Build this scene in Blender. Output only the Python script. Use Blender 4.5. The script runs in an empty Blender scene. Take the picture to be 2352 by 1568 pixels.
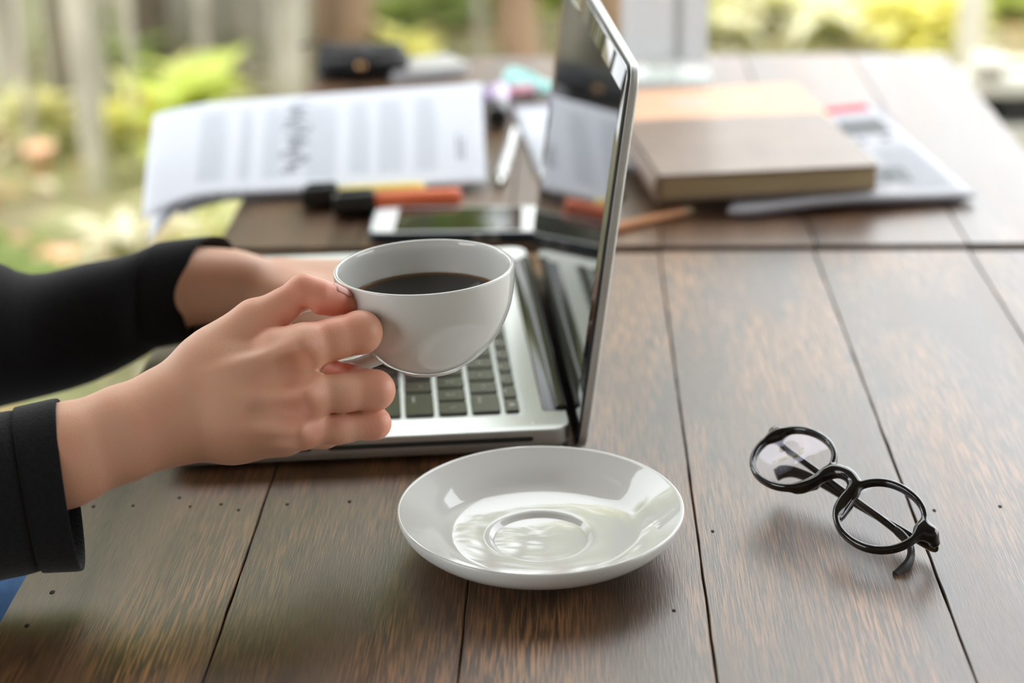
import bpy, bmesh, math, random
import numpy as np
from mathutils import Vector, Matrix, Quaternion
from math import sin, cos, pi, radians, sqrt, atan2

random.seed(7); RNG = np.random.default_rng(7)
SC = bpy.context.scene
COL = SC.collection

# ------------------------------------------------------------------ camera
W, H, F = 2352, 1568, 4260.0
PITCH, YAW, ROLL, CAMH = .3751, .0369, -.0178, .45      # table top is z = 0
_cp, _sp = cos(PITCH), sin(PITCH)
FWD = np.array([-sin(YAW)*_cp, cos(YAW)*_cp, -_sp])
_r = np.array([cos(YAW), sin(YAW), 0.]); _u = np.cross(_r, FWD)
RIGHT = cos(ROLL)*_r + sin(ROLL)*_u
UP = -sin(ROLL)*_r + cos(ROLL)*_u
CAM = np.array([0, 0, CAMH])
def ray(x, y): return (x-W/2)/F*RIGHT - (y-H/2)/F*UP + FWD
def at(x, y, z=0.):                      # point of a level plane seen at a pixel
    d = ray(x, y); return CAM + d*((z-CAMH)/d[2])
def Pd(x, y, d): return CAM + ray(x, y)*d   # point at camera depth d
def atY(x, y, Y):
    d = ray(x, y); return CAM + d*(Y/d[1])
cd = bpy.data.cameras.new('camera'); co = bpy.data.objects.new('camera', cd); COL.objects.link(co)
co.matrix_world = Matrix(((RIGHT[0], UP[0], -FWD[0], 0), (RIGHT[1], UP[1], -FWD[1], 0), (RIGHT[2], UP[2], -FWD[2], CAMH), (0, 0, 0, 1)))
cd.sensor_width = 36; cd.lens = F/W*36; cd.clip_start = .01; cd.clip_end = 200
cd.dof.use_dof = True; cd.dof.focus_distance = .93; cd.dof.aperture_fstop = 4.4
SC.camera = co

# ------------------------------------------------------------------ light
world = bpy.data.worlds.new('sky'); SC.world = world; world.use_nodes = True
bg = world.node_tree.nodes['Background']
bg.inputs[0].default_value = (.93, .97, 1.0, 1); bg.inputs[1].default_value = 4.5
sl = bpy.data.lights.new('sun', 'SUN'); so = bpy.data.objects.new('sun', sl); COL.objects.link(so)
sl.energy = 2.6; sl.angle = radians(8); sl.color = (1, .93, .78)
so.rotation_euler = Vector((-.30, -.55, 1.0)).to_track_quat('Z', 'Y').to_euler()
SC.view_settings.view_transform = 'Standard'; SC.view_settings.look = 'None'
SC.view_settings.gamma = 1; SC.view_settings.exposure = 0.08; SC.view_settings.use_curve_mapping = False
SC.cycles.use_denoising = True
SC.cycles.max_bounces = 8; SC.cycles.transparent_max_bounces = 16

# ------------------------------------------------------------------ materials
def new_mat(name):
    m = bpy.data.materials.new(name); m.use_nodes = True
    return m, m.node_tree.nodes, m.node_tree.links, m.node_tree.nodes['Principled BSDF']
def mat(name, col, rough=.5, metal=0., spec=.5, coat=0., var=0., scale=40., bump=0., bscale=300., sheen=0., trans=0., ior=1.5, sub=0., stretch=None, col2=None):
    m, N, L, b = new_mat(name)
    b.inputs['Base Color'].default_value = (*col, 1); b.inputs['Roughness'].default_value = rough
    b.inputs['Metallic'].default_value = metal; b.inputs['Specular IOR Level'].default_value = spec
    b.inputs['Coat Weight'].default_value = coat; b.inputs['Coat Roughness'].default_value = .05
    b.inputs['Sheen Weight'].default_value = sheen; b.inputs['Transmission Weight'].default_value = trans; b.inputs['IOR'].default_value = ior
    if sub: b.inputs['Subsurface Weight'].default_value = sub; b.inputs['Subsurface Scale'].default_value = .02
    if var or bump:
        tc = N.new('ShaderNodeTexCoord'); mp = N.new('ShaderNodeMapping'); L.new(tc.outputs['Object'], mp.inputs[0])
        if stretch: mp.inputs['Scale'].default_value = stretch
    if var:
        n = N.new('ShaderNodeTexNoise'); n.inputs['Scale'].default_value = scale; n.inputs['Detail'].default_value = 4
        L.new(mp.outputs[0], n.inputs[0])
        r = N.new('ShaderNodeValToRGB'); c2 = col2 or tuple(max(0, c*(1-var)) for c in col)
        r.color_ramp.elements[0].color = (*c2, 1); r.color_ramp.elements[1].color = (*[min(1, c*(1+var*.5)) for c in col], 1)
        r.color_ramp.elements[0].position = .32; r.color_ramp.elements[1].position = .68
        L.new(n.outputs['Fac'], r.inputs[0]); L.new(r.outputs[0], b.inputs['Base Color'])
    if bump:
        n2 = N.new('ShaderNodeTexNoise'); n2.inputs['Scale'].default_value = bscale; n2.inputs['Detail'].default_value = 3
        L.new(mp.outputs[0], n2.inputs[0]); bp = N.new('ShaderNodeBump'); bp.inputs['Strength'].default_value = bump; bp.inputs['Distance'].default_value = .001
        L.new(n2.outputs['Fac'], bp.inputs['Height']); L.new(bp.outputs[0], b.inputs['Normal'])
    return m
def wood_mat(name, dark, mid, wear, rough=.33, wearpos=.6):
    m, N, L, b = new_mat(name)
    tc = N.new('ShaderNodeTexCoord'); oi = N.new('ShaderNodeObjectInfo')
    ad = N.new('ShaderNodeVectorMath'); ad.operation = 'ADD'; L.new(tc.outputs['Object'], ad.inputs[0])
    ml = N.new('ShaderNodeVectorMath'); ml.operation = 'SCALE'; ml.inputs[0].default_value = (3.1, 7.7, 1.3); L.new(oi.outputs['Random'], ml.inputs['Scale']); L.new(ml.outputs[0], ad.inputs[1])
    def noise(sc, scale, det=5, dist=0.):
        mp = N.new('ShaderNodeMapping'); mp.inputs['Scale'].default_value = sc; L.new(ad.outputs[0], mp.inputs[0])
        n = N.new('ShaderNodeTexNoise'); n.inputs['Scale'].default_value = scale; n.inputs['Detail'].default_value = det; n.inputs['Distortion'].default_value = dist
        L.new(mp.outputs[0], n.inputs[0]); return n.outputs['Fac']
    def ramp(src, els):
        r = N.new('ShaderNodeValToRGB'); e = r.color_ramp.elements
        while len(e) < len(els): e.new(.5)
        for q, (p, c) in zip(e, els): q.position = p; q.color = (*c, 1)
        L.new(src, r.inputs[0]); return r.outputs[0]
    def mix(f, a, c):
        x = N.new('ShaderNodeMix'); x.data_type = 'RGBA'
        L.new(f, x.inputs[0]); L.new(a, x.inputs[6]); L.new(c, x.inputs[7]); return x.outputs[2]
    grain = noise((1, .04, 1), 1700, 6, 0.)
    broad = noise((1, .12, 1), 28, 4, .6)
    base = ramp(broad, [(.34, tuple(c*.7 for c in dark)), (.66, tuple(c*1.2 for c in mid))])
    g = ramp(grain, [(.38, tuple(c*.45 for c in dark)), (.62, tuple(min(1, c*1.15) for c in mid))])
    x = N.new('ShaderNodeMix'); x.data_type = 'RGBA'; x.inputs[0].default_value = .38; L.new(base, x.inputs[6]); L.new(g, x.inputs[7])
    st = noise((1, .035, 1), 1000, 5, 0.); patch = noise((1, .3, 1), 16, 3, .5)
    mu = N.new('ShaderNodeMath'); mu.operation = 'MULTIPLY'; L.new(ramp(st, [(.46, (0, 0, 0)), (.60, (1, 1, 1))]), mu.inputs[0]); L.new(ramp(patch, [(wearpos-.14, (0, 0, 0)), (wearpos+.1, (1, 1, 1))]), mu.inputs[1])
    wc = N.new('ShaderNodeRGB'); wc.outputs[0].default_value = (*wear, 1)
    fin = mix(mu.outputs[0], x.outputs[2], wc.outputs[0])
    L.new(fin, b.inputs['Base Color'])
    rr = N.new('ShaderNodeMapRange'); L.new(broad, rr.inputs[0]); rr.inputs[3].default_value = rough-.06; rr.inputs[4].default_value = rough+.1
    L.new(rr.outputs[0], b.inputs['Roughness']); b.inputs['Specular IOR Level'].default_value = .85
    bp = N.new('ShaderNodeBump'); bp.inputs['Strength'].default_value = .28; bp.inputs['Distance'].default_value = .0006
    L.new(grain, bp.inputs['Height']); L.new(bp.outputs[0], b.inputs['Normal'])
    return m
M = {}
M['wood'] = wood_mat('dark_stained_wood', (.032, .0185, .0095), (.112, .060, .029), (.34, .165, .062), wearpos=.53)
M['wood_far'] = wood_mat('brown_stained_wood', (.05, .027, .016), (.14, .074, .040), (.26, .13, .055), .3)
M['woodleg'] = wood_mat('table_leg_wood', (.03, .016, .01), (.08, .04, .02), (.12, .06, .03))
M['hole'] = mat('dark_pit', (.008, .006, .005), .9)
M['ceramic'] = mat('white_glazed_ceramic', (.69, .69, .66), .06, spec=.5, coat=.3)
M['alu'] = mat('brushed_aluminium', (.62, .62, .60), .52, metal=.8, var=.05, scale=60, bump=.05, bscale=1500)
M['alu_top'] = mat('satin_aluminium', (.80, .83, .80), .42, metal=.55)
M['slot'] = mat('slot_black', (.02, .019, .018), .7)
M['key'] = mat('black_key_plastic', (.022, .022, .018), .25, spec=1.)
M['legend'] = mat('key_legend_white', (.75, .75, .72), .5)
M['keybed'] = mat('keybed_aluminium', (.70, .74, .72), .45, metal=.4)
M['black_gloss'] = mat('black_gloss_plastic', (.012, .012, .011), .18)
M['bezel'] = mat('black_bezel_glass', (.012, .012, .012), .02, spec=.75)
M['display'] = mat('display_glass', (.024, .026, .028), .035, spec=.75)
M['rubber'] = mat('black_rubber', (.01, .01, .01), .6)
M['acetate'] = mat('black_acetate', (.008, .008, .008), .12, spec=.5, coat=.4)
M['tip'] = mat('matte_black_tip', (.03, .03, .03), .45)
M['steel'] = mat('polished_steel', (.6, .6, .58), .2, metal=1)
M['fabric'] = mat('black_jersey', (.009, .009, .0095), .9, spec=.12, sheen=.12, var=.3, scale=500, bump=.5, bscale=900)
M['jeans'] = mat('blue_denim', (.05, .12, .26), .85, spec=.2, var=.35, scale=300, bump=.3, bscale=800)
M['hair'] = mat('dark_hair', (.02, .013, .01), .45)
M['shoe'] = mat('shoe_leather', (.03, .03, .03), .5)
M['paper'] = mat('white_paper', (.63, .65, .71), .7, spec=.2)
M['ink'] = mat('grey_print', (.47, .50, .55), .8)
M['ink_dark'] = mat('dark_print', (.13, .15, .18), .8)
M['orange'] = mat('orange_plastic', (.82, .18, .07), .35)
M['yellow'] = mat('yellow_plastic', (.85, .70, .18), .35)
M['pink'] = mat('pink_plastic', (.85, .42, .52), .35)
M['lilac'] = mat('lilac_plastic', (.62, .52, .72), .35)
M['mint'] = mat('mint_plastic', (.40, .80, .76), .35)
M['cap'] = mat('black_cap_plastic', (.012, .012, .010), .35)
M['white_pl'] = mat('white_plastic', (.82, .84, .84), .25)
M['navy'] = mat('navy_rubber', (.006, .022, .034), .45)
M['leather'] = mat('black_leather', (.009, .008, .009), .6, spec=.3, bump=.4, bscale=500)
M['grey'] = mat('grey_cover', (.42, .41, .39), .4)
M['brass'] = mat('brass', (.7, .42, .2), .3, metal=1)
M['brown_cover'] = mat('taupe_book_cover', (.24, .17, .125), .38, spec=.5, var=.15, scale=30)
M['pages'] = mat('cream_pages', (.42, .32, .18), .8, var=.25, scale=700, stretch=(.02, .02, 1))
M['peach'] = mat('peach_cover', (.74, .42, .26), .5)
M['teal_ink'] = mat('teal_print', (.30, .50, .46), .6)
M['news'] = mat('newsprint', (.52, .52, .56), .75)
M['news_red'] = mat('red_masthead', (.60, .03, .07), .75, spec=.2)
M['photo'] = mat('grey_photo', (.07, .075, .08), .6)
M['pencil'] = mat('brown_pencil', (.50, .20, .06), .45)
M['teal'] = mat('teal_pouch', (.28, .55, .56), .6)
M['acrylic'] = None
M['lav_paper'] = mat('lavender_paper', (.60, .58, .64), .6)
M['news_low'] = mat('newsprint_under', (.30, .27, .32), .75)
M['lav_dark'] = mat('lavender_fold', (.42, .40, .46), .6)
M['cream'] = mat('cream_paint', (.55, .52, .44), .5)
M['concrete'] = mat('concrete', (.42, .40, .37), .8, var=.25, scale=6, bump=.2, bscale=60)
M['roof'] = mat('roof_boards', (.16, .12, .09), .7)
M['wall'] = mat('plaster', (.40, .36, .31), .85)
M['ground'] = mat('leafy_soil', (.21, .20, .10), .95, var=.6, scale=3.5, col2=(.15, .115, .07))
M['bark'] = mat('brown_bark', (.24, .155, .095), .9, var=.4, scale=20, stretch=(1, 1, .2))
M['bark_dark'] = mat('dark_bark', (.10, .08, .05), .9, var=.4, scale=20)
M['bark_pale'] = mat('pale_bark', (.38, .35, .28), .85, var=.35, scale=14, stretch=(1, 1, .3))
M['fence'] = mat('weathered_fence', (.37, .34, .28), .85, var=.25, scale=9, stretch=(1, 1, .1))
def leaf_mat(name, col, tr=.5):
    m, N, L, b = new_mat(name)
    b.inputs['Base Color'].default_value = (*col, 1); b.inputs['Roughness'].default_value = .38
    t = N.new('ShaderNodeBsdfTranslucent'); t.inputs[0].default_value = (min(1, col[0]*1.5), min(1, col[1]*1.35), col[2]*.8, 1)
    mx = N.new('ShaderNodeMixShader'); mx.inputs[0].default_value = tr
    L.new(b.outputs[0], mx.inputs[1]); L.new(t.outputs[0], mx.inputs[2]); L.new(mx.outputs[0], N['Material Output'].inputs[0])
    return m
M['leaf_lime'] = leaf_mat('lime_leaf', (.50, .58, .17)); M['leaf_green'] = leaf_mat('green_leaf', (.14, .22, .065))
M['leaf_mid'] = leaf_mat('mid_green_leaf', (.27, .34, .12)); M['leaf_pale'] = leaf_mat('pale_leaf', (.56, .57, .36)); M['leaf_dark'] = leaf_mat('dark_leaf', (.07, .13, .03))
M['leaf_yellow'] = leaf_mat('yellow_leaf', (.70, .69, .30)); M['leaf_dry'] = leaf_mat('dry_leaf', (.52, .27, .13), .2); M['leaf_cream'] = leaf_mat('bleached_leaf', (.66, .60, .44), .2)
M['leaf_white'] = leaf_mat('sunlit_pale_leaf', (.84, .81, .68), .35)  # lighter copy of the pale leaf, sunshine put into its colour
M['grass'] = leaf_mat('grass_blade', (.18, .23, .08), .4)
def lens_mat():
    m, N, L, b = new_mat('lens_glass')
    N.remove(b)
    gl = N.new('ShaderNodeBsdfGlossy'); gl.inputs['Roughness'].default_value = .01; gl.inputs[0].default_value = (.85, .80, .95, 1)
    tr = N.new('ShaderNodeBsdfTransparent'); tr.inputs[0].default_value = (.96, .96, .97, 1)
    fr = N.new('ShaderNodeFresnel'); fr.inputs[0].default_value = 1.5
    mx = N.new('ShaderNodeMixShader'); L.new(fr.outputs[0], mx.inputs[0]); L.new(tr.outputs[0], mx.inputs[1]); L.new(gl.outputs[0], mx.inputs[2])
    L.new(mx.outputs[0], N['Material Output'].inputs[0]); return m
M['lens'] = lens_mat()
def card_mat():
    m, N, L, b = new_mat('menu_card_paper')
    b.inputs['Base Color'].default_value = (.86, .84, .89, 1); b.inputs['Roughness'].default_value = .6
    t = N.new('ShaderNodeBsdfTranslucent'); t.inputs[0].default_value = (.95, .92, .95, 1)
    mx = N.new('ShaderNodeMixShader'); mx.inputs[0].default_value = .5; L.new(b.outputs[0], mx.inputs[1]); L.new(t.outputs[0], mx.inputs[2])
    L.new(mx.outputs[0], N['Material Output'].inputs[0]); return m
M['card'] = card_mat()
def acrylic_mat():
    m, N, L, b = new_mat('clear_acrylic')
    b.inputs['Base Color'].default_value = (.85, .88, .85, 1); b.inputs['Roughness'].default_value = .08
    tr = N.new('ShaderNodeBsdfTransparent'); tr.inputs[0].default_value = (.95, .97, .96, 1)
    mx = N.new('ShaderNodeMixShader'); mx.inputs[0].default_value = .72; L.new(b.outputs[0], mx.inputs[1]); L.new(tr.outputs[0], mx.inputs[2])
    L.new(mx.outputs[0], N['Material Output'].inputs[0]); return m
M['acrylic'] = acrylic_mat()
def skin_mat(name, base, red, sub=.25):
    m, N, L, b = new_mat(name)
    at_ = N.new('ShaderNodeAttribute'); at_.attribute_name = 'tint'
    tc = N.new('ShaderNodeTexCoord')
    n = N.new('ShaderNodeTexNoise'); n.inputs['Scale'].default_value = 70; n.inputs['Detail'].default_value = 4; L.new(tc.outputs['Object'], n.inputs[0])
    r = N.new('ShaderNodeMapRange'); L.new(n.outputs['Fac'], r.inputs[0]); r.inputs[1].default_value = .35; r.inputs[2].default_value = .7; r.inputs[3].default_value = -.12; r.inputs[4].default_value = .22
    ad = N.new('ShaderNodeMath'); ad.operation = 'ADD'; ad.use_clamp = True; L.new(at_.outputs['Fac'], ad.inputs[0]); L.new(r.outputs[0], ad.inputs[1])
    mx = N.new('ShaderNodeMix'); mx.data_type = 'RGBA'; mx.inputs[6].default_value = (*base, 1); mx.inputs[7].default_value = (*red, 1)
    L.new(ad.outputs[0], mx.inputs[0]); L.new(mx.outputs[2], b.inputs['Base Color'])
    b.inputs['Roughness'].default_value = .46; b.inputs['Specular IOR Level'].default_value = .4
    b.inputs['Subsurface Weight'].default_value = sub; b.inputs['Subsurface Radius'].default_value = (1, .35, .2); b.inputs['Subsurface Scale'].default_value = .004
    v = N.new('ShaderNodeTexVoronoi'); v.inputs['Scale'].default_value = 900; L.new(tc.outputs['Object'], v.inputs[0])
    n2 = N.new('ShaderNodeTexNoise'); n2.inputs['Scale'].default_value = 260; n2.inputs['Detail'].default_value = 4; L.new(tc.outputs['Object'], n2.inputs[0])
    am = N.new('ShaderNodeMath'); am.operation = 'ADD'; L.new(v.outputs['Distance'], am.inputs[0]); L.new(n2.outputs['Fac'], am.inputs[1])
    bp = N.new('ShaderNodeBump'); bp.inputs['Strength'].default_value = .10; bp.inputs['Distance'].default_value = .0006
    L.new(am.outputs[0], bp.inputs['Height']); L.new(bp.outputs[0], b.inputs['Normal'])
    return m
M['skin'] = skin_mat('skin', (.73, .410, .275), (.76, .285, .195))
M['nail'] = mat('nail', (.64, .27, .22), .34, spec=.3, sub=.1)
def coffee_mat():
    m, N, L, b = new_mat('black_coffee')
    tc = N.new('ShaderNodeTexCoord'); vl = N.new('ShaderNodeVectorMath'); vl.operation = 'LENGTH'
    sp = N.new('ShaderNodeVectorMath'); sp.operation = 'MULTIPLY'; sp.inputs[1].default_value = (1, 1, 0); L.new(tc.outputs['Object'], sp.inputs[0]); L.new(sp.outputs[0], vl.inputs[0])
    r = N.new('ShaderNodeValToRGB'); mr = N.new('ShaderNodeMapRange'); mr.inputs[1].default_value = .033; mr.inputs[2].default_value = .0415; L.new(vl.outputs['Value'], mr.inputs[0])
    r.color_ramp.elements[0].color = (.006, .0035, .0022, 1); r.color_ramp.elements[1].color = (.26, .12, .015, 1)
    r.color_ramp.elements.new(.6).color = (.03, .014, .005, 1)
    L.new(mr.outputs[0], r.inputs[0]); L.new(r.outputs[0], b.inputs['Base Color']); b.inputs['Roughness'].default_value = .04; b.inputs['Specular IOR Level'].default_value = .22
    return m
M['coffee'] = coffee_mat()

# ------------------------------------------------------------------ mesh helpers
def link(name, me, m=None, parent=None, smooth=False):
    o = bpy.data.objects.new(name, me); COL.objects.link(o)
    if m is not None and not me.materials: me.materials.append(m if not isinstance(m, str) else M[m])
    if smooth: me.polygons.foreach_set('use_smooth', [True]*len(me.polygons))
    if parent is not None: o.parent = parent
    return o
def mesh(name, V, Fc, m=None, parent=None, smooth=False):
    me = bpy.data.meshes.new(name); me.from_pydata([tuple(map(float, v)) for v in V], [], [tuple(map(int, f)) for f in Fc]); me.update()
    return link(name, me, m, parent, smooth)
def thing(name, label, cat, loc=(0, 0, 0), rotz=0, group=None, rot=None):
    o = bpy.data.objects.new(name, None); COL.objects.link(o); o.empty_display_size = .02
    o.location = tuple(map(float, loc)); o.rotation_euler = rot if rot else (0, 0, rotz)
    return tag(o, label, cat, group)
def tag(o, label, cat, group=None, kind=None):
    o['label'] = label
    if cat: o['category'] = cat
    if group: o['group'] = group
    if kind: o['kind'] = kind
    return o
def struct(o, label, cat=None):
    o['kind'] = 'structure'; o['label'] = label
    if cat: o['category'] = cat
    return o
def sharp(o, ang=35):
    o.data.polygons.foreach_set('use_smooth', [True]*len(o.data.polygons))
    try: o.data.set_sharp_from_angle(angle=radians(ang))
    except Exception: pass
    return o
def box(name, lo, hi, m, parent=None, bev=0.):
    x0, y0, z0 = lo; x1, y1, z1 = hi
    if not bev:
        V = [(x, y, z) for z in (z0, z1) for y in (y0, y1) for x in (x0, x1)]
        return mesh(name, V, [(0, 2, 3, 1), (4, 5, 7, 6), (0, 1, 5, 4), (2, 6, 7, 3), (0, 4, 6, 2), (1, 3, 7, 5)], m, parent)
    bm = bmesh.new(); bmesh.ops.create_cube(bm, size=1)
    for v in bm.verts: v.co = ((x0+x1)/2+v.co.x*(x1-x0), (y0+y1)/2+v.co.y*(y1-y0), (z0+z1)/2+v.co.z*(z1-z0))
    bmesh.ops.bevel(bm, geom=bm.edges[:], offset=bev, segments=2, affect='EDGES', profile=.5)
    me = bpy.data.meshes.new(name); bm.to_mesh(me); bm.free()
    return sharp(link(name, me, m, parent), 50)
def rrect(w, d, r, n=4, cx=0, cy=0):
    r = max(r, 1e-5); P = []
    for (sx, sy, a0) in ((1, 1, 0), (-1, 1, 90), (-1, -1, 180), (1, -1, 270)):
        for i in range(n+1):
            a = radians(a0+90*i/n); P.append((cx+sx*(w/2-r)+r*cos(a), cy+sy*(d/2-r)+r*sin(a)))
    return P
def loops_mesh(loops, cap0=True, cap1=True, closed=True):
    n = len(loops[0]); V = [v for l in loops for v in l]; Fc = []
    for i in range(len(loops)-1):
        for j in range(n if closed else n-1):
            k = (j+1) % n; Fc.append((i*n+j, i*n+k, (i+1)*n+k, (i+1)*n+j))
    if cap0: Fc.append(tuple(range(n-1, -1, -1)))
    if cap1: Fc.append(tuple((len(loops)-1)*n+j for j in range(n)))
    return V, Fc
def slab(name, w, d, r, prof, m, parent=None, n=4, cx=0, cy=0, smooth=True):
    lp = [[(x, y, z) for x, y in rrect(w-2*i, d-2*i, r-i, n, cx, cy)] for i, z in prof]
    V, Fc = loops_mesh(lp); o = mesh(name, V, Fc, m, parent)
    return sharp(o, 40) if smooth else o
def lathe(name, prof, m, parent=None, n=96, smooth=True):
    lp = [[(r*cos(2*pi*j/n), r*sin(2*pi*j/n), z) for j in range(n)] for r, z in prof]
    V, Fc = loops_mesh(lp, True, True); return mesh(name, V, Fc, m, parent, smooth)
def frames(P):
    P = [np.array(p, float) for p in P]; T = []
    for i in range(len(P)):
        t = P[min(i+1, len(P)-1)]-P[max(i-1, 0)]; T.append(t/np.linalg.norm(t))
    a = np.array([0, 0, 1.]) if abs(T[0][2]) < .9 else np.array([1., 0, 0])
    u = np.cross(T[0], a); u /= np.linalg.norm(u); out = []
    for t in T:
        u = u-t*np.dot(u, t); u /= np.linalg.norm(u); out.append((u, np.cross(t, u)))
    return P, T, out
def tube_data(P, R, n=12):
    P, T, Fm = frames(P); R = R if hasattr(R, '__len__') else [R]*len(P); lp = []
    for p, (u, w), r in zip(P, Fm, R):
        ru, rw = r if hasattr(r, '__len__') else (r, r)
        lp.append([tuple(p+u*ru*cos(2*pi*j/n)+w*rw*sin(2*pi*j/n)) for j in range(n)])
    return loops_mesh(lp)
def tube(name, P, R, m, parent=None, n=12):
    V, Fc = tube_data(P, R, n); return sharp(mesh(name, V, Fc, m, parent), 50)
def spline(P, n=8):
    P = [np.array(p, float) for p in P]; Q = [2*P[0]-P[1]]+P+[2*P[-1]-P[-2]]; out = []
    for i in range(1, len(Q)-2):
        for j in range(n):
            t = j/n; a, b, c, d = Q[i-1:i+3]
            out.append(.5*((2*b)+(-a+c)*t+(2*a-5*b+4*c-d)*t*t+(-a+3*b-3*c+d)*t**3))
    out.append(P[-1]); return out
# ---- smooth-union distance field, meshed by surface nets
class Field:
    def __init__(s, lo, hi, res):
        s.lo = np.array(lo, float); s.res = res; s.n = np.ceil((np.array(hi)-s.lo)/res).astype(int)+1
        s.ax = [s.lo[i]+res*np.arange(s.n[i]) for i in range(3)]; s.D = np.full(s.n, 1., np.float32)
    def like(s):
        f = object.__new__(Field); f.lo, f.res, f.n, f.ax = s.lo, s.res, s.n, s.ax; f.D = np.full(s.n, 1., np.float32); return f
    def _sub(s, lo, hi):
        a = np.clip(np.floor((lo-s.lo)/s.res).astype(int), 0, s.n); b = np.clip(np.ceil((hi-s.lo)/s.res).astype(int)+1, 0, s.n)
        if (b <= a).any(): return None, None
        sl = tuple(slice(i, j) for i, j in zip(a, b))
        return sl, np.meshgrid(*[s.ax[i][sl[i]] for i in range(3)], indexing='ij', sparse=True)
    def _put(s, sl, d, k):
        o = s.D[sl]; d = d.astype(np.float32)
        if k > 0: h = np.maximum(k-np.abs(o-d), 0)/k; s.D[sl] = np.minimum(o, d)-h*h*k*.25
        else: s.D[sl] = np.minimum(o, d)
    def cone(s, a, b, ra, rb, k=0.):
        a = np.array(a, float); b = np.array(b, float); m = max(ra, rb)+k+5*s.res
        sl, G = s._sub(np.minimum(a, b)-m, np.maximum(a, b)+m)
        if sl is None: return s
        X, Y, Z = G; ab = b-a; L = max(ab@ab, 1e-12)
        t = np.clip(((X-a[0])*ab[0]+(Y-a[1])*ab[1]+(Z-a[2])*ab[2])/L, 0, 1)
        d = np.sqrt((X-a[0]-t*ab[0])**2+(Y-a[1]-t*ab[1])**2+(Z-a[2]-t*ab[2])**2)-(ra+(rb-ra)*t)
        s._put(sl, d, k); return s
    def chain(s, P, R, k=0.):
        for i in range(len(P)-1): s.cone(P[i], P[i+1], R[i], R[i+1], k)
        return s
    def ell(s, c, ax, rad, k=0.):
        c = np.array(c, float); A = np.array(ax, float); rad = np.array(rad, float); m = rad.max()+k+5*s.res
        sl, G = s._sub(c-m, c+m)
        if sl is None: return s
        X, Y, Z = [g-ci for g, ci in zip(G, c)]
        q = [(X*A[i][0]+Y*A[i][1]+Z*A[i][2]) for i in range(3)]
        k0 = np.sqrt(sum((q[i]/rad[i])**2 for i in range(3))); k1 = np.sqrt(sum((q[i]/rad[i]**2)**2 for i in range(3)))
        s._put(sl, k0*(k0-1)/np.maximum(k1, 1e-6), k); return s
    def join(s, o, k=0.): s._put(tuple(slice(0, i) for i in s.n), o.D, k); return s
    def carve(s, o, k):      # smooth subtraction
        d = -o.D; h = np.maximum(k-np.abs(s.D-d), 0)/k; s.D = np.maximum(s.D, d)+h*h*k*.25; return s
    def mesh(s, smooth=2):
        D = np.clip(s.D, -.05, .05); S = D < 0; n = s.n-1
        cnt = np.zeros(n, np.int8)
        for c in np.ndindex(2, 2, 2): cnt += S[c[0]:c[0]+n[0], c[1]:c[1]+n[1], c[2]:c[2]+n[2]]
        idx = np.argwhere((cnt > 0) & (cnt < 8)); ids = np.full(n, -1, np.int64); ids[tuple(idx.T)] = np.arange(len(idx))
        acc = np.zeros((len(idx), 3)); num = np.zeros(len(idx))
        cs = list(np.ndindex(2, 2, 2))
        for a in cs:
            for ax in range(3):
                if a[ax]: continue
                b = list(a); b[ax] = 1
                da = D[tuple((idx+a).T)]; db = D[tuple((idx+b).T)]; x = (da < 0) != (db < 0)
                t = np.where(x, da/np.where(x, da-db, 1), 0)
                p = np.array(a)+t[:, None]*np.eye(3)[ax]; acc += np.where(x[:, None], p, 0); num += x
        V = s.lo+s.res*(idx+acc/num[:, None]); Q = []
        for ax in range(3):
            b, c = [(1, 2), (2, 0), (0, 1)][ax]
            sh = [slice(1, -1)]*3; sh[ax] = slice(0, -1); sh2 = list(sh); sh2[ax] = slice(1, None)
            s0 = S[tuple(sh)]; s1 = S[tuple(sh2)]
            for flip in (0, 1):
                e = np.argwhere((s0 & ~s1) if not flip else (~s0 & s1)); off = np.ones(3, int); off[ax] = 0; e = e+off
                q = []
                for db, dc in ((-1, -1), (0, -1), (0, 0), (-1, 0)):
                    f = e.copy(); f[:, b] += db; f[:, c] += dc; q.append(ids[tuple(f.T)])
                q = np.stack(q, 1); Q.append(q[:, ::-1] if flip else q)
        Q = np.concatenate(Q)
        for _ in range(smooth):
            A = np.zeros_like(V); C = np.zeros(len(V))
            for i in range(4):
                np.add.at(A, Q[:, i], V[Q[:, (i+1) % 4]]+V[Q[:, (i-1) % 4]]); np.add.at(C, Q[:, i], 2)
            V = V*.5+.5*A/np.maximum(C, 1)[:, None]
        return V, Q
def np_mesh(name, V, Q, m, parent=None, origin=(0, 0, 0), attr=None):
    me = bpy.data.meshes.new(name); nv, nq = len(V), len(Q); k = Q.shape[1]
    me.vertices.add(nv); me.vertices.foreach_set('co', (V-np.array(origin)).astype(np.float32).ravel())
    me.loops.add(nq*k); me.loops.foreach_set('vertex_index', Q.astype(np.int32).ravel())
    me.polygons.add(nq); me.polygons.foreach_set('loop_start', np.arange(0, nq*k, k, dtype=np.int32))
    me.update(calc_edges=True); me.validate()
    if attr is not None:
        a = me.attributes.new('tint', 'FLOAT', 'POINT'); a.data.foreach_set('value', attr.astype(np.float32))
    return link(name, me, m, parent, True)
def copy_tree(o, parent=None):
    c = o.copy(); COL.objects.link(c); c.parent = parent
    for ch in list(o.children): copy_tree(ch, c)
    return c

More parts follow.
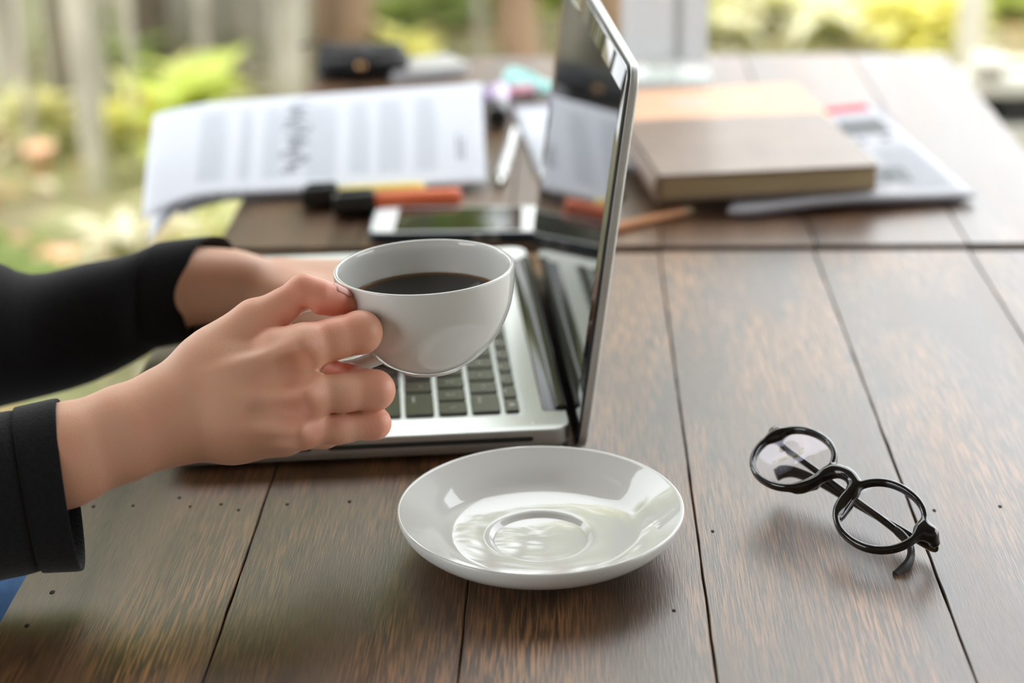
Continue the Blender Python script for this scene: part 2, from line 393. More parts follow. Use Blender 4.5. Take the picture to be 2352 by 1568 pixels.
# ------------------------------------------------------------------ the setting
FLOOR = -.74
struct(box('floor', (-2.9, -3.2, FLOOR-.13), (2.9, 2.4, FLOOR), 'concrete'), 'grey concrete terrace floor under the wooden tables')
g = mesh('ground', [(-30, -12, FLOOR-.13), (30, -12, FLOOR-.13), (30, 45, FLOOR-.13), (-30, 45, FLOOR-.13)], [(0, 1, 2, 3)], 'ground')
struct(g, 'green and brown garden ground beyond the terrace')
struct(box('ceiling', (-2.9, -3.2, 1.95), (2.9, 2.1, 2.05), 'roof'), 'timber canopy over the terrace tables')
struct(box('wall_back', (-2.9, -3.3, FLOOR), (2.9, -3.2, 1.95), 'wall'), 'plain plaster wall of the building behind the viewer')
struct(box('shade_wall_right', (2.5, -3.2, FLOOR), (2.6, .25, 1.95), 'wall'), 'unseen plaster wall right of the viewer, added to cut the side light')  # out of view, added to block light from the right front
struct(box('shade_wall_left', (-2.9, -3.2, FLOOR), (-2.8, -1.9, 1.95), 'wall'), 'unseen plaster wall left of the viewer, added to cut the side light')  # out of view, added to hold back light from the left front
for i, (x, y) in enumerate(((-2.8, 2.0), (2.8, 2.0))):
    struct(box('trim_%d' % (i+1), (x-.05, y-.05, FLOOR), (x+.05, y+.05, 1.95), 'cream'), 'cream post carrying the timber canopy')

XE = [-.279, -.170, -.054, .063, .179, .294, .395]
def table(name, label, y0, y1, wood, dx=0., ends=(0, 0)):
    t = thing(name, label, 'table', ((XE[0]+XE[-1])/2, (y0+y1)/2, FLOOR)); ox, oy, oz = t.location
    for i in range(6):
        a, b = XE[i]+dx+.0002, XE[i+1]+dx-.0002; rng = random.Random(i*7+int(y0*100))
        ny = 40; L = []; e0 = rng.uniform(-.0015, .0015); e1 = rng.uniform(-.0015, .0015)
        # long board: edges slightly uneven, edges eased
        V = []; prof = [(0, -.026), (0, -.0006), (.0004, 0)]
        for s in range(ny+1):
            y = y0+e0+(y1+e1-y0-e0)*s/ny
            ja, jb = rng.uniform(0, .0005), rng.uniform(0, .0005)
            row = [(a+ja+q, y, z) for q, z in prof]+[(b-jb-q, y, z) for q, z in prof[::-1]]
            L.append([(x-ox, yy-oy, z-oz) for x, yy, z in row])
        V, Fc = loops_mesh(L); sharp(mesh('plank', V, [f[::-1] for f in Fc], wood, t), 30)
    lx0, lx1, ly0, ly1 = XE[0]+dx+.03, XE[-1]+dx-.03, y0+.03, y1-.03
    for (x, y) in ((lx0, ly0), (lx1-.05, ly0), (lx0, ly1-.05), (lx1-.05, ly1-.05)):
        box('leg', (x-ox, y-oy, 0), (x+.05-ox, y+.05-oy, -.028-oz), 'woodleg', t, .003)
    for (A, B) in (((lx0+.05, ly0+.01), (lx1-.05, ly0+.035)), ((lx0+.05, ly1-.035), (lx1-.05, ly1-.01)), ((lx0+.01, ly0+.05), (lx0+.035, ly1-.05)), ((lx1-.035, ly0+.05), (lx1-.01, ly1-.05))):
        box('apron', (A[0]-ox, A[1]-oy, -.11-oz), (B[0]-ox, B[1]-oy, -.0275-oz), 'woodleg', t)
    return t
NEAR = table('plank_table', 'dark stained plank table in front, under the saucer and laptop', .55, 1.3235, M['wood'])
FAR = table('plank_table', 'brown plank table behind the laptop, under the papers and books', 1.3395, 1.985, M['wood_far'], .003)
nh = lathe('nail_hole', [(.0013, 0), (.0012, .00012)], 'hole', NEAR, 10); nh_i = 0
for (x, y, s) in ((215, 1163, 1), (306, 1161, .9), (412, 1143, 1), (437, 1163, .8), (508, 1158, .9), (548, 1171, .9), (660, 1158, 1), (803, 1152, 1), (120, 1360, 1.3), (62, 1437, 1.1), (1637, 1220, .9), (1548, 1402, .9), (2297, 1163, 1), (2146, 1172, 1)):
    o = nh if nh_i == 0 else nh.copy()
    if nh_i: COL.objects.link(o)
    nh_i += 1; p = at(x, y, 0); o.location = (p[0]-NEAR.location.x, p[1]-NEAR.location.y, .0001-NEAR.location.z); o.scale = (s*.8, s*1.3, 1)
# ------------------------------------------------------------------ laptop
LA = radians(6.0)
LU = np.array([cos(LA), sin(LA), 0]); LV = np.array([-sin(LA), cos(LA), 0])
LW, LD, LT = .325, .227, .0185
KC = at(1312, 984, LT); KC[2] = 0                       # near rear corner on the table
LC = KC - LU*LD/2 + LV*LW/2
lap = thing('laptop', 'open silver laptop with black keys standing behind the raised cup', 'laptop', LC, LA-pi/2)
# local frame: +x towards the viewer (the user's right), +y towards the screen
base = slab('base', LW, LD, .011, [(.012, .0025), (.004, .0045), (.0008, .0085), (0, .0105), (0, LT-.0008), (.0006, LT)], 'alu', lap, 8); sharp(base, 22)
for (x, y) in ((.14, .09), (-.14, .09), (.14, -.09), (-.14, -.09)):
    f = lathe('foot', [(.007, 0), (.0075, .0025), (.006, .0035)], 'rubber', lap, 20); f.location = (x, y, 0)
slab('top_plate', LW-.0012, LD-.0012, .0105, [(0, LT), (.0002, LT+.00012)], 'alu_top', lap, 8)
zt = LT+.00012
KX, KY = .278, .108           # keyboard field
ky1 = LD/2-.026; ky0 = ky1-KY
slab('keyboard_well', KX+.004, KY+.003, .003, [(0, zt), (.0006, zt+.00006)], 'keybed', lap, 4, 0, (ky0+ky1)/2)
KEYM = {}
def key(w, d, x, y, txt):
    k = (round(w, 4), round(d, 4))
    if k not in KEYM:
        lp = [[(px, py, z) for px, py in rrect(w-2*i, d-2*i, .0016-i, 2)] for i, z in [(0, 0), (0, .0014), (.0004, .0018)]]
        V, Fc = loops_mesh(lp, False, True); me = bpy.data.meshes.new('key'); me.from_pydata(V, [], Fc); me.materials.append(M['key']); KEYM[k] = me
    o = link('key', KEYM[k], None, lap); o.location = (x, y, zt+.0001)
    if txt:
        tk = ('t', txt)
        if tk not in KEYM:
            cu = bpy.data.curves.new('legend', 'FONT'); cu.body = txt; cu.size = .0055 if len(txt) == 1 else .0034; cu.align_x = 'CENTER'; cu.align_y = 'CENTER'; cu.resolution_u = 2
            tmp = bpy.data.objects.new('legend', cu); COL.objects.link(tmp); bpy.context.view_layer.update()
            me = bpy.data.meshes.new_from_object(tmp.evaluated_get(bpy.context.evaluated_depsgraph_get())); bpy.data.objects.remove(tmp)
            me.materials.clear(); me.materials.append(M['legend']); KEYM[tk] = me
        l = link('legend', KEYM[tk], None, o); l.location = (0 if len(txt) == 1 else -w/2+.0022+.0011*len(txt) if len(txt) > 3 else 0, 0 if len(txt) == 1 else -.003, .00186)
P_ = .01925; gp = .0028
rows = [
    ('fn', [('esc', 1)]+[('F%d' % i, 1) for i in range(1, 13)]+[('⏏', 1)]),
    ('n', [('`', 1)]+[(c, 1) for c in '1234567890-=']+[('delete', 1.5)]),
    ('n', [('tab', 1.5)]+[(c, 1) for c in 'QWERTYUIOP[]']+[('\\', 1)]),
    ('n', [('caps', 1.75)]+[(c, 1) for c in "ASDFGHJKL;'"]+[('return', 1.75)]),
    ('n', [('shift', 2.3)]+[(c, 1) for c in 'ZXCVBNM,./']+[('shift', 2.2)]),
    ('n', [('fn', 1), ('control', 1), ('option', 1), ('command', 1.25), ('', 5), ('command', 1.25), ('option', 1), ('<', 1), ('v', 1), ('>', 1)]),
]
yy = ky1
for kind, ks in rows:
    dep = .0108 if kind == 'fn' else P_; tot = sum(w for _, w in ks); sc = KX/tot; x = -KX/2
    for t_, w in ks:
        ww = w*sc; key(ww-gp, dep-gp*.95, x+ww/2, yy-dep/2, t_); x += ww
    yy -= dep
# track pad, hinge, sockets
slab('trackpad', .105, .076, .004, [(0, zt), (.0003, zt+.0002)], 'alu', lap, 4, 0, -LD/2+.045)
slab('hinge_well', LW-.052, .0135, .002, [(0, zt), (.0003, zt+.0002)], 'black_gloss', lap, 3, 0, LD/2-.0072)
tube('hinge_bar', [(-LW/2+.028, LD/2-.0025, LT-.0015), (LW/2-.028, LD/2-.0025, LT-.0015)], .0046, 'black_gloss', lap, 20)
def side_slot(name, y0, y1, h, z):
    lp = [[(LW/2+o, (y0+y1)/2+px*s, z+pz*s) for px, pz in rrect(y1-y0, h, h/2*.98, 5)] for o, s in ((-.0006, 1), (.00012, 1))]
    V, Fc = loops_mesh(lp); mesh(name, V, Fc, 'slot', lap)
side_slot('disc_slot', -.024, .092, .0030, .0132)
side_slot('lock_slot', -.0415, -.0335, .0030, .0132)
side_slot('vent_slot', -.085, -.05, .0022, .0132)
lathe('status_dot', [(.0015, zt), (.0014, zt+.00008)], 'alu', lap, 16).location = (.152, LD/2-.02, 0)
# lid: hinges behind the base, leaning back a little
TILT = radians(7.6)
lid = slab('lid', LW, .224, .011, [(.0008, 0), (0, .0006), (0, .0040), (.0006, .0048), (.0022, .0055)], 'alu', lap, 8)
lid.matrix_parent_inverse = Matrix.Identity(4)
e_up = Vector((0, sin(TILT), cos(TILT))); e_x = Vector((1, 0, 0)); e_out = e_x.cross(e_up)   # e_out points to the user or away
if e_out.y < 0: e_x = -e_x; e_out = -e_out
org = Vector((0, LD/2+.0035, .0035))+e_up*.112
lid.matrix_local = Matrix(((e_x.x, e_up.x, e_out.x, org.x), (e_x.y, e_up.y, e_out.y, org.y), (e_x.z, e_up.z, e_out.z, org.z), (0, 0, 0, 1)))
slab('gasket', LW-.0010, .2230, .0105, [(0, -.0007), (0, .0002)], 'rubber', lid, 8)
slab('bezel_glass', LW-.0042, .2198, .009, [(.0003, -.0012), (0, -.0010), (0, -.0006)], 'bezel', lid, 8)
slab('display', .288, .181, .0005, [(0, -.00128), (0, -.0011)], 'display', lid, 1, 0, .004)
lathe('webcam', [(.0016, -.00126), (.0016, -.0012)], 'slot', lid, 14).location = (0, .1035, 0)
# ------------------------------------------------------------------ saucer
sL, sR = at(912, 1166, .024), at(1571, 1160, .024); SCN = (sL+sR)/2; SR = float(np.linalg.norm(sL-sR))/2
pf = [(.0, .0050), (.0240, .0050), (.0248, .0052), (.0262, .0068), (.0275, .0076), (.0300, .0078), (.0450, .0088), (.0495, .0100), (.0530, .0120), (.0570, .0152), (.0630, .0190), (.0690, .0220), (.0718, .0236), (.0730, .0243), (.07365, .0243), (.0740, .0236), (.0738, .0218), (.0729, .0192), (.0710, .0162),
      (.0670, .0125), (.0610, .0090), (.0520, .0058), (.0420, .0040), (.0370, .0030), (.0360, .0006), (.0350, 0), (.0320, 0), (.0310, .0012), (.030, .0022), (.0, .0022)]
s = SR/.0740
sau = lathe('saucer', [(max(r, 1e-5)*s, z) for r, z in pf], 'ceramic', None, 128)
sau.location = (SCN[0], SCN[1], 0.0002); tag(sau, 'empty white ceramic saucer with a ringed well on the table', 'saucer')

# ------------------------------------------------------------------ cup
RIM = Pd(980, 611, .955); CR = 208*.955/F
cup = thing('coffee_cup', 'white ceramic cup of black coffee held by its handle', 'cup', RIM-np.array([0, 0, .055]), rot=(radians(-1.0), radians(-1.6), 0))
k = CR/.0467
out = [(.0180, .0002), (.0184, .0016), (.0215, .0030), (.0285, .0080), (.0360, .0165), (.0412, .0255), (.0448, .0355), (.0463, .0455), (.0467, .0530), (.0465, .0546), (.0456, .0550),
       (.0446, .0544), (.0440, .0520), (.0436, .0450), (.0421, .0360), (.0386, .0265), (.0335, .0180), (.0260, .0100), (.0180, .0060), (.0, .0052)]
from itertools import chain as _ch
def smooth_prof(P, n=4): return [(max(float(q[0]), 1e-5), float(q[1])) for q in spline([(r, z, 0) for r, z in P], n)]
lathe('cup_body', [(1e-5, .0012), (.0155, .0012), (.0165, .0)]+smooth_prof([(r*k, z) for r, z in out[:11]], 4)+smooth_prof([(r*k, z) for r, z in out[11:]], 4), 'ceramic', cup, 128)
HA = radians(-167)       # the handle points to the user, a little towards the viewer
hp = spline([(.0440, 0, .0395), (.0530, 0, .0415), (.0650, 0, .0405), (.0735, 0, .0330), (.0735, 0, .0215), (.0650, 0, .0105), (.0530, 0, .0056), (.0420, 0, .0050), (.0330, 0, .0068), (.0220, 0, .0115)], 6)
hp = [(p[0]*cos(HA)-p[1]*sin(HA), p[0]*sin(HA)+p[1]*cos(HA), p[2]) for p in hp]
nr = len(hp); V, Fc = tube_data(hp, [(.0050+.0030*abs(2*i/(nr-1)-1)**4, .0040+.0022*abs(2*i/(nr-1)-1)**5) for i in range(nr)], 20)
mesh('cup_handle', V, Fc, 'ceramic', cup, True)
cf = lathe('coffee', [(1e-5, -.0004), (.0400, -.0004), (.0413, 0), (.0417, .0004), (.0407, .00012), (.038, 0), (1e-5, 0)], 'coffee', None, 96)
cf.location = tuple(RIM-np.array([0, 0, .0180])); cf.rotation_euler = (radians(-.6), radians(-1.0), 0)
tag(cf, 'dark black coffee filling the white cup', 'coffee')

# ------------------------------------------------------------------ eyeglasses
def cam2w(v): return v[0]*RIGHT+v[1]*UP+v[2]*FWD
g1 = cam2w((.575, -.405, -.71)); g1 /= np.linalg.norm(g1)
g2 = cam2w((.77, .56, .30)); g2 -= g1*(g1@g2); g2 /= np.linalg.norm(g2)
g3 = np.cross(g1, g2)                                  # out of the front, up to the viewer
GC = Pd(1917, 1114, .958)
gl = thing('eyeglasses', 'folded black round-rimmed eyeglasses lying on the table', 'eyeglasses', GC)
GS = .95; gl.matrix_world = Matrix(((g1[0]*GS, g2[0]*GS, g3[0]*GS, GC[0]), (g1[1]*GS, g2[1]*GS, g3[1]*GS, GC[1]), (g1[2]*GS, g2[2]*GS, g3[2]*GS, GC[2]), (0, 0, 0, 1)))
def lens_outline(sx, n=48, sc=1.):
    P = []
    for i in range(n):
        a = 2*pi*i/n; c, s_ = cos(a), sin(a)
        rx = .0238; ry = .0215
        x = rx*abs(c)**.94*(1 if c > 0 else -1); y = ry*abs(s_)**.94*(1 if s_ > 0 else -1)
        x *= 1+.05*s_                                   # a touch wider at the brow
        P.append((sx*(.0338)+sx*x*sc, y*sc, -.0035*(abs(sx*.0338+sx*x)/.06)**2))
    return P
fd = Field((-.074, -.03, -.018), (.074, .03, .008), .0005)
for sx in (-1, 1):
    O = lens_outline(sx, 120); f2 = fd.like()
    for i in range(len(O)):
        a, b = np.array(O[i]), np.array(O[(i+1) % len(O)])
        for dz in (-.0010, .0010): f2.cone(a+(0, 0, dz), b+(0, 0, dz), .0014, .0014, .001)
    f2.cone((sx*.0150, -.0105, -.002), (sx*.0118, .002, -.002), .0026, .0026, .004)      # nose pad ridge
    f2.cone((sx*.0165, -.0135, -.003), (sx*.0128, -.004, -.006), .0018, .0024, .004)
    f2.cone((sx*.0555, .0080, -.004), (sx*.0600, .0105, -.006), .0032, .0032, .006)       # end piece
    f2.cone((sx*.0600, .0105, -.006), (sx*.0612, .0108, -.012), .0034, .0030, .004)
    fd.join(f2, .001)
B = spline([(-.0110, .0020, -.0012), (-.0075, .0078, -.0004), (0, .0100, 0), (.0075, .0078, -.0004), (.0110, .0020, -.0012)], 5)
for i in range(len(B)-1): fd.cone(B[i], B[i+1], .0024, .0024, .003)
V, Q = fd.mesh(3); np_mesh('front_frame', V, Q, M['acetate'], gl)
for sx in (-1, 1):
    O = lens_outline(sx, 48); cx = sx*.0338; n = len(O); L = []
    for s_ in (1., .7, .4, .15): L.append([(cx+(p[0]-cx)*s_, p[1]*s_, p[2]+.0012*(1-s_*s_)) for p in O])
    V, Fc = loops_mesh(L, False, True)
    if sx < 0: Fc = [f[::-1] for f in Fc]
    mesh('lens', V, Fc, 'lens', gl, True)
def temple(sx, back, drop, ln=1., hook=1.):
    # hinged at one end piece, folded flat behind the front
    x0 = sx*.0605
    pts = [(x0, .0112, -.0125), (x0-sx*.004, .0112, -back), (x0-sx*.03*ln, .0105, -back-.001), (x0-sx*.065*ln, .0090, -back-.0015-drop*.3), (x0-sx*.093*ln, .0075, -back-.001-drop*.6), (x0-sx*.109*ln, .0042, -back-drop*.9), (x0-sx*.1165*ln, (.0035-.0075*hook), -back-.001-drop), (x0-sx*.118*ln, .003-.0185*hook, -back-.001-drop)]
    P = spline(pts, 6); n = len(P); R = []
    for i in range(n):
        t = i/(n-1); R.append((.0014+.0006*t, .0030+.0016*max(0, t-.45)*(1 if t < .93 else .6)+(.0006 if t > .6 else 0)))
    cut = int(n*.60)
    tp = tube('temple', P[:cut+1], R[:cut+1], M['acetate'], gl, 16)
    tube('temple_tip', P[cut:], [(a*1.08, b*1.1) for a, b in R[cut:]], M['tip'], tp, 16)
    box('hinge', (x0-.0022, .0088, -.0150), (x0+.0022, .0136, -.0100), M['steel'], gl, .0005)
temple(-1, .0165, .001); temple(1, .0200, .001, .93, .35)
# ------------------------------------------------------------------ person (arms in view; seated to the left of the frame)
PB = np.array([-.72, .98, FLOOR])
per = thing('person', 'person in a black long-sleeved top and blue jeans lifting the coffee cup', 'person', PB)
def pr(x, y, d, r): return Pd(x, y, d), r*d/F
def chain_px(f, L, k):
    P, R = zip(*[pr(*q) for q in L]); return f.chain(P, R, k)
# -- right hand and forearm
lo = np.array([Pd(-60, 1000, .895)[0], .775, .022]); hi = np.array([-.083, .965, .158])
palm = Field(lo, hi, .00085)
chain_px(palm, [(-330, 1215, .860, 92), (150, 1026, .893, 88), (290, 972, .904, 78), (385, 935, .911, 68)], .012)
chain_px(palm, [(-330, 1250, .860, 92), (150, 1062, .893, 88), (290, 1008, .904, 80), (385, 978, .911, 72)], .012)
chain_px(palm, [(385, 925, .913, 62), (520, 862, .913, 52), (700, 800, .9085, 42)], .014)      # metacarpals
chain_px(palm, [(385, 950, .911, 62), (540, 918, .908, 50), (706, 908, .9035, 40)], .014)
chain_px(palm, [(390, 972, .912, 62), (540, 968, .910, 48), (692, 986, .9055, 36)], .014)
chain_px(palm, [(395, 985, .917, 62), (540, 998, .921, 50), (652, 1000, .921, 38)], .014)
chain_px(palm, [(405, 905, .915, 52), (470, 832, .919, 50), (585, 738, .922, 42)], .014)          # thumb ball
chain_px(palm, [(470, 925, .933, 62), (640, 925, .934, 55)], .016)                                # palm side
for (x0, y0, d0, x1, y1, d1) in ((470, 868, .9015, 690, 794, .8985), (470, 918, .8995, 696, 906, .8935), (480, 965, .900, 684, 985, .8960)):   # tendons to the knuckles
    chain_px(palm, [(x0, y0, d0, 7), (x1, y1, d1, 16)], .006)
fingers = []
def finger(L, k=.003):
    f = palm.like(); chain_px(f, L, k); fingers.append(f); return f
finger([(640, 800, .912, 47), (702, 794, .9085, 49), (765, 779, .9140, 45), (828, 763, .9195, 47), (812, 768, .937, 42), (772, 776, .954, 36), (728, 800, .968, 33)], .004)
finger([(640, 908, .908, 36), (706, 908, .902, 42), (785, 903, .9085, 41), (860, 896, .9150, 44), (838, 890, .932, 40), (802, 872, .946, 35), (772, 858, .956, 31)], .004)
finger([(640, 982, .911, 34), (692, 990, .9065, 36), (775, 984, .9125, 33), (860, 972, .9195, 35), (836, 970, .935, 33), (800, 964, .947, 31), (750, 957, .954, 28)], .004)
finger([(600, 1000, .922, 36), (652, 1002, .921, 36), (745, 996, .938, 31), (800, 985, .947, 28), (762, 975, .957, 27), (712, 965, .960, 25)], .004)
finger([(500, 800, .921, 46), (585, 738, .9225, 43), (645, 706, .9235, 39), (698, 667, .9240, 36.5), (733, 681, .9250, 38.5), (764, 689, .9280, 34), (804, 698, .9318, 23)], .003)
thumb = fingers[-1]
hand = palm
acc = None
for i, f in enumerate(fingers):
    g_ = palm.like(); g_.D = palm.D.copy(); g_.join(f, .0065 if i != 4 else .008)
    if acc is None: acc = g_
    else: acc.join(g_, .0002)
# hollows between the knuckles, crease inside the thumb joint
hol = palm.like()
for (x, y, d, r) in ((681, 850, .8955, 27), (684, 950, .8880, 15), (600, 852, .8885, 20), (600, 945, .8865, 18)): hol.cone(*[pr(x, y, d, r)[0]]*2, pr(x, y, d, r)[1], pr(x, y, d, r)[1])
acc.carve(hol, .008)
cr = palm.like(); a_, b_ = Pd(706, 722, .905), Pd(706, 722, .945); cr.cone(a_, b_, .0022, .0022); cr.cone(Pd(707, 700, .906), Pd(707, 722, .914), .0003, .001); acc.carve(cr, .003)
V1, Q1 = acc.mesh(1)
def tint(V, pts):
    t = np.zeros(len(V))
    for p, r, w in pts: t = np.maximum(t, 1.3*w*np.exp(-((V-p)**2).sum(1)/(2*r*r)))
    return t
tp = [(Pd(x, y, d), r, w) for x, y, d, r, w in ((828, 762, .915, .014, .22), (880, 900, .913, .011, .38), (880, 968, .915, .011, .42), (702, 670, .92, .014, .5), (760, 700, .92, .014, .65), (650, 715, .915, .014, .35), (800, 850, .95, .014, .9), (695, 930, .895, .012, .25), (720, 800, .90, .014, .2), (740, 985, .90, .014, .25))]
T1 = tint(V1, tp)
# -- left hand and forearm
wl = Pd(640, 668, 1.2)
f3 = Field(wl+np.array([-.26, -.10, -.075]), wl+np.array([.20, .09, .06]), .0018)
chain_px(f3, [(40, 770, 1.155, 92), (300, 690, 1.178, 84), (430, 656, 1.19, 75), (540, 655, 1.197, 62), (650, 664, 1.2, 50)], .02)
chain_px(f3, [(430, 656, 1.215, 70), (650, 664, 1.222, 50)], .02)
zl = LT+.004
for i, (dy, ln, r) in enumerate(((-.024, .9, .0095), (-.004, 1.0, .0098), (.016, .94, .0092), (.034, .76, .0082))):
    mc = wl+np.array([.066-.004*i, dy, -.004]); f4 = f3.like()
    f4.cone(wl+np.array([0, dy*.5, 0]), mc, .0155, .0125, .01)
    p1 = mc+np.array([.030*ln, dy*.1, .003]); p2 = p1+np.array([.014*ln, 0, -.012]); p2[2] = max(p2[2], zl+.010); p3 = p2+np.array([.003*ln, 0, -.012]); p3[2] = zl+r*.75+.001
    f4.chain([mc, p1, p2, p3], [.0122, r, r*.92, r*.75], .003); f3.join(f4, .008 if i == 0 else .006)
f4 = f3.like(); q0 = wl+np.array([.02, -.02, -.004]); q1 = wl+np.array([.055, -.047, -.008]); q2 = wl+np.array([.085, -.056, -.012]); q3 = wl+np.array([.105, -.053, 0]); q3[2] = zl+.009
q2[2] = max(q2[2], zl+.011); f4.chain([q0, q1, q2, q3], [.016, .0115, .010, .0082], .006); f3.join(f4, .012)
V2, Q2 = f3.mesh(2)
# -- the rest of the body, under the clothes
EL_R = Pd(-820, 1330, .86); EL_L = Pd(-420, 850, 1.09); SH_R = np.array([-.70, .80, .27]); SH_L = np.array([-.70, 1.16, .27])
bx = np.array([-.76, .98, 0])
f5 = Field((-1.02, .68, -.45), (-.33, 1.28, .72), .0075)
f5.chain([SH_R, EL_R], [.045, .038], .02); f5.chain([SH_L, EL_L], [.045, .038], .02)
f5.cone(EL_R, Pd(-300, 1220, .862), .037, .024, .02); f5.cone(EL_L, Pd(60, 765, 1.156), .036, .026, .02)
for dy in (-.085, .085):
    f5.chain([bx+(0, dy, -.26), bx+(0, dy*.75, -.05), bx+(.01, dy*.95, .18), (SH_R+SH_L)/2+(-.02, dy*1.5, .0)], [.105, .09, .10, .05], .08)
nk = (SH_R+SH_L)/2+np.array([-.01, 0, 0]); hc = nk+np.array([.06, 0, .235])
f5.cone(nk, hc+(-.03, 0, -.10), .052, .05, .04)
f5.ell(hc+(0, 0, .02), np.eye(3), (.098, .076, .112), .02)
f5.ell(hc+(.028, 0, -.062), np.eye(3), (.062, .054, .062), .03)
f5.cone(hc+(.094, 0, .005), hc+(.112, 0, -.028), .008, .013, .012)
for sy in (-1, 1):
    f5.ell(hc+(-.005, sy*.078, -.01), np.eye(3), (.018, .009, .03), .008)
f5.cone(hc+(.088, -.02, -.062), hc+(.088, .02, -.062), .008, .008, .008)
V3, Q3 = f5.mesh(2)
V = np.concatenate([V1, V2, V3]); Q = np.concatenate([Q1, Q2+len(V1), Q3+len(V1)+len(V2)])
body = np_mesh('body', V, Q, M['skin'], per, PB, np.concatenate([T1, np.full(len(V2), .0), np.full(len(V3), .1)]))
hf = Field(hc-.15, hc+.17, .006); hf.ell(hc+(-.018, 0, .035), np.eye(3), (.108, .088, .112), 0); hf.ell(hc+(-.06, 0, -.08), np.eye(3), (.06, .08, .10), .03)
ct = hf.like(); ct.ell(hc+(.11, 0, -.04), np.eye(3), (.10, .085, .105), 0); hf.carve(ct, .02)
V, Q = hf.mesh(2); np_mesh('hair', V, Q, M['hair'], per, PB)
for sy in (-1, 1):
    e = lathe('eye', [(1e-4, -.011), (.008, -.007), (.011, 0), (.008, .007), (1e-4, .011)], 'hair', per, 16); e.location = tuple(hc+np.array([.084, sy*.031, .012])-PB); e.scale = (.6, 1, .6)
# -- thumb nail
t0, t1 = Pd(762, 684, .9275), Pd(806, 698, .9322); ld = (t1-t0)/np.linalg.norm(t1-t0)
nn = UP*.80+RIGHT*.25-FWD*.42; nn -= ld*(nn@ld); nn /= np.linalg.norm(nn); wd = np.cross(nn, ld)
L = []
for i in range(13):
    s_ = i/12; q_ = -.22+1.10*s_; c = t0+(t1-t0)*q_; rr = (32*(1-q_)+23*q_)*.93/F+.00015-.0006*(s_ < .1); row = []
    hw = .95*sqrt(max(0, 1-(2*s_-1)**6))*(1 if s_ > .5 else .97)
    for j in range(9):
        a = (j/8*2-1)*hw*.66; row.append(c+nn*(rr*cos(a)-.0)+wd*rr*sin(a))
    L.append(row)
V, Fc = loops_mesh(L, False, False, False); V = [v-PB for v in V]
nl = mesh('fingernail', V, Fc, M['nail'], per, True); md = nl.modifiers.new('thick', 'SOLIDIFY'); md.thickness = .0006; md.offset = -1
# -- sleeves: lofted cloth with an inner lining
def ringpx(top, bot, d, bd, skew, n=64, sq=2.3, wob=0., seed=0):
    A, B_ = Pd(top[0], top[1], d), Pd(bot[0], bot[1], d); c = (A+B_)/2; a = (A-B_)/2
    mx, my = (top[0]+bot[0])/2, (top[1]+bot[1])/2; b = Pd(mx+skew, my, d+bd)-Pd(mx, my, d); R = random.Random(seed); ph = [R.uniform(0, 6.28) for _ in range(3)]
    out = []
    for i in range(n):
        t = 2*pi*i/n; ct, st = cos(t), sin(t)
        q = (abs(ct)**sq+abs(st)**sq)**(-1/sq); w = 1+wob*(sin(2*t+ph[0])+.7*sin(3*t+ph[1])+.4*sin(5*t+ph[2]))
        out.append(c+(a*ct+b*st)*q*w)
    return out
def inset(R_, s, shift): 
    c = sum(R_)/len(R_); return [c+(p-c)*s+shift for p in R_]
def loft(name, rings, m, parent, cap=False):
    V, Fc = loops_mesh([[tuple(p-PB) for p in r] for r in rings], cap, cap)
    o = mesh(name, V, Fc, m, parent, True); md = o.modifiers.new('sub', 'SUBSURF'); md.levels = md.render_levels = 1; return o
def between(r0, r1, t): return [a*(1-t)+b*t for a, b in zip(r0, r1)]
# right cuff (turned-back band) and sleeve
o0 = ringpx((131, 913), (189, 1312), .897, .030, 16); o1 = ringpx((34, 935), (100, 1316), .892, .032, 14)
tow = (sum(o1)-sum(o0))/len(o0)
crs = [inset(o1, .93, tow*.05), inset(o1, .985, tow*.02), o1, inset(o1, 1.004, -tow*.06)]+[between(o1, o0, t) for t in (.25, .5, .75, .93)]+[inset(o0, .992, -tow*.03), inset(o0, .972, -tow*.035), inset(o0, .95, -tow*.005), inset(o0, .945, tow*.15), inset(o0, .94, tow*.6), inset(o1, .90, tow*.2)]
rs = [inset(o1, .955, -tow*.25), inset(o1, .965, tow*.02), ringpx((6, 944), (62, 1322), .890, .033, 14, wob=.006, seed=2), ringpx((-60, 962), (0, 1330), .887, .036, 10, wob=.012, seed=3), ringpx((-220, 985), (-160, 1365), .878, .040, 6, wob=.02, seed=4), ringpx((-480, 1035), (-420, 1440), .868, .046, 0, wob=.02, seed=5), ringpx((-760, 1100), (-740, 1540), .86, .05, 0, wob=.01, seed=6)]
slv = loft('sleeve', rs, M['fabric'], per)
loft('cuff', crs, M['fabric'], slv)
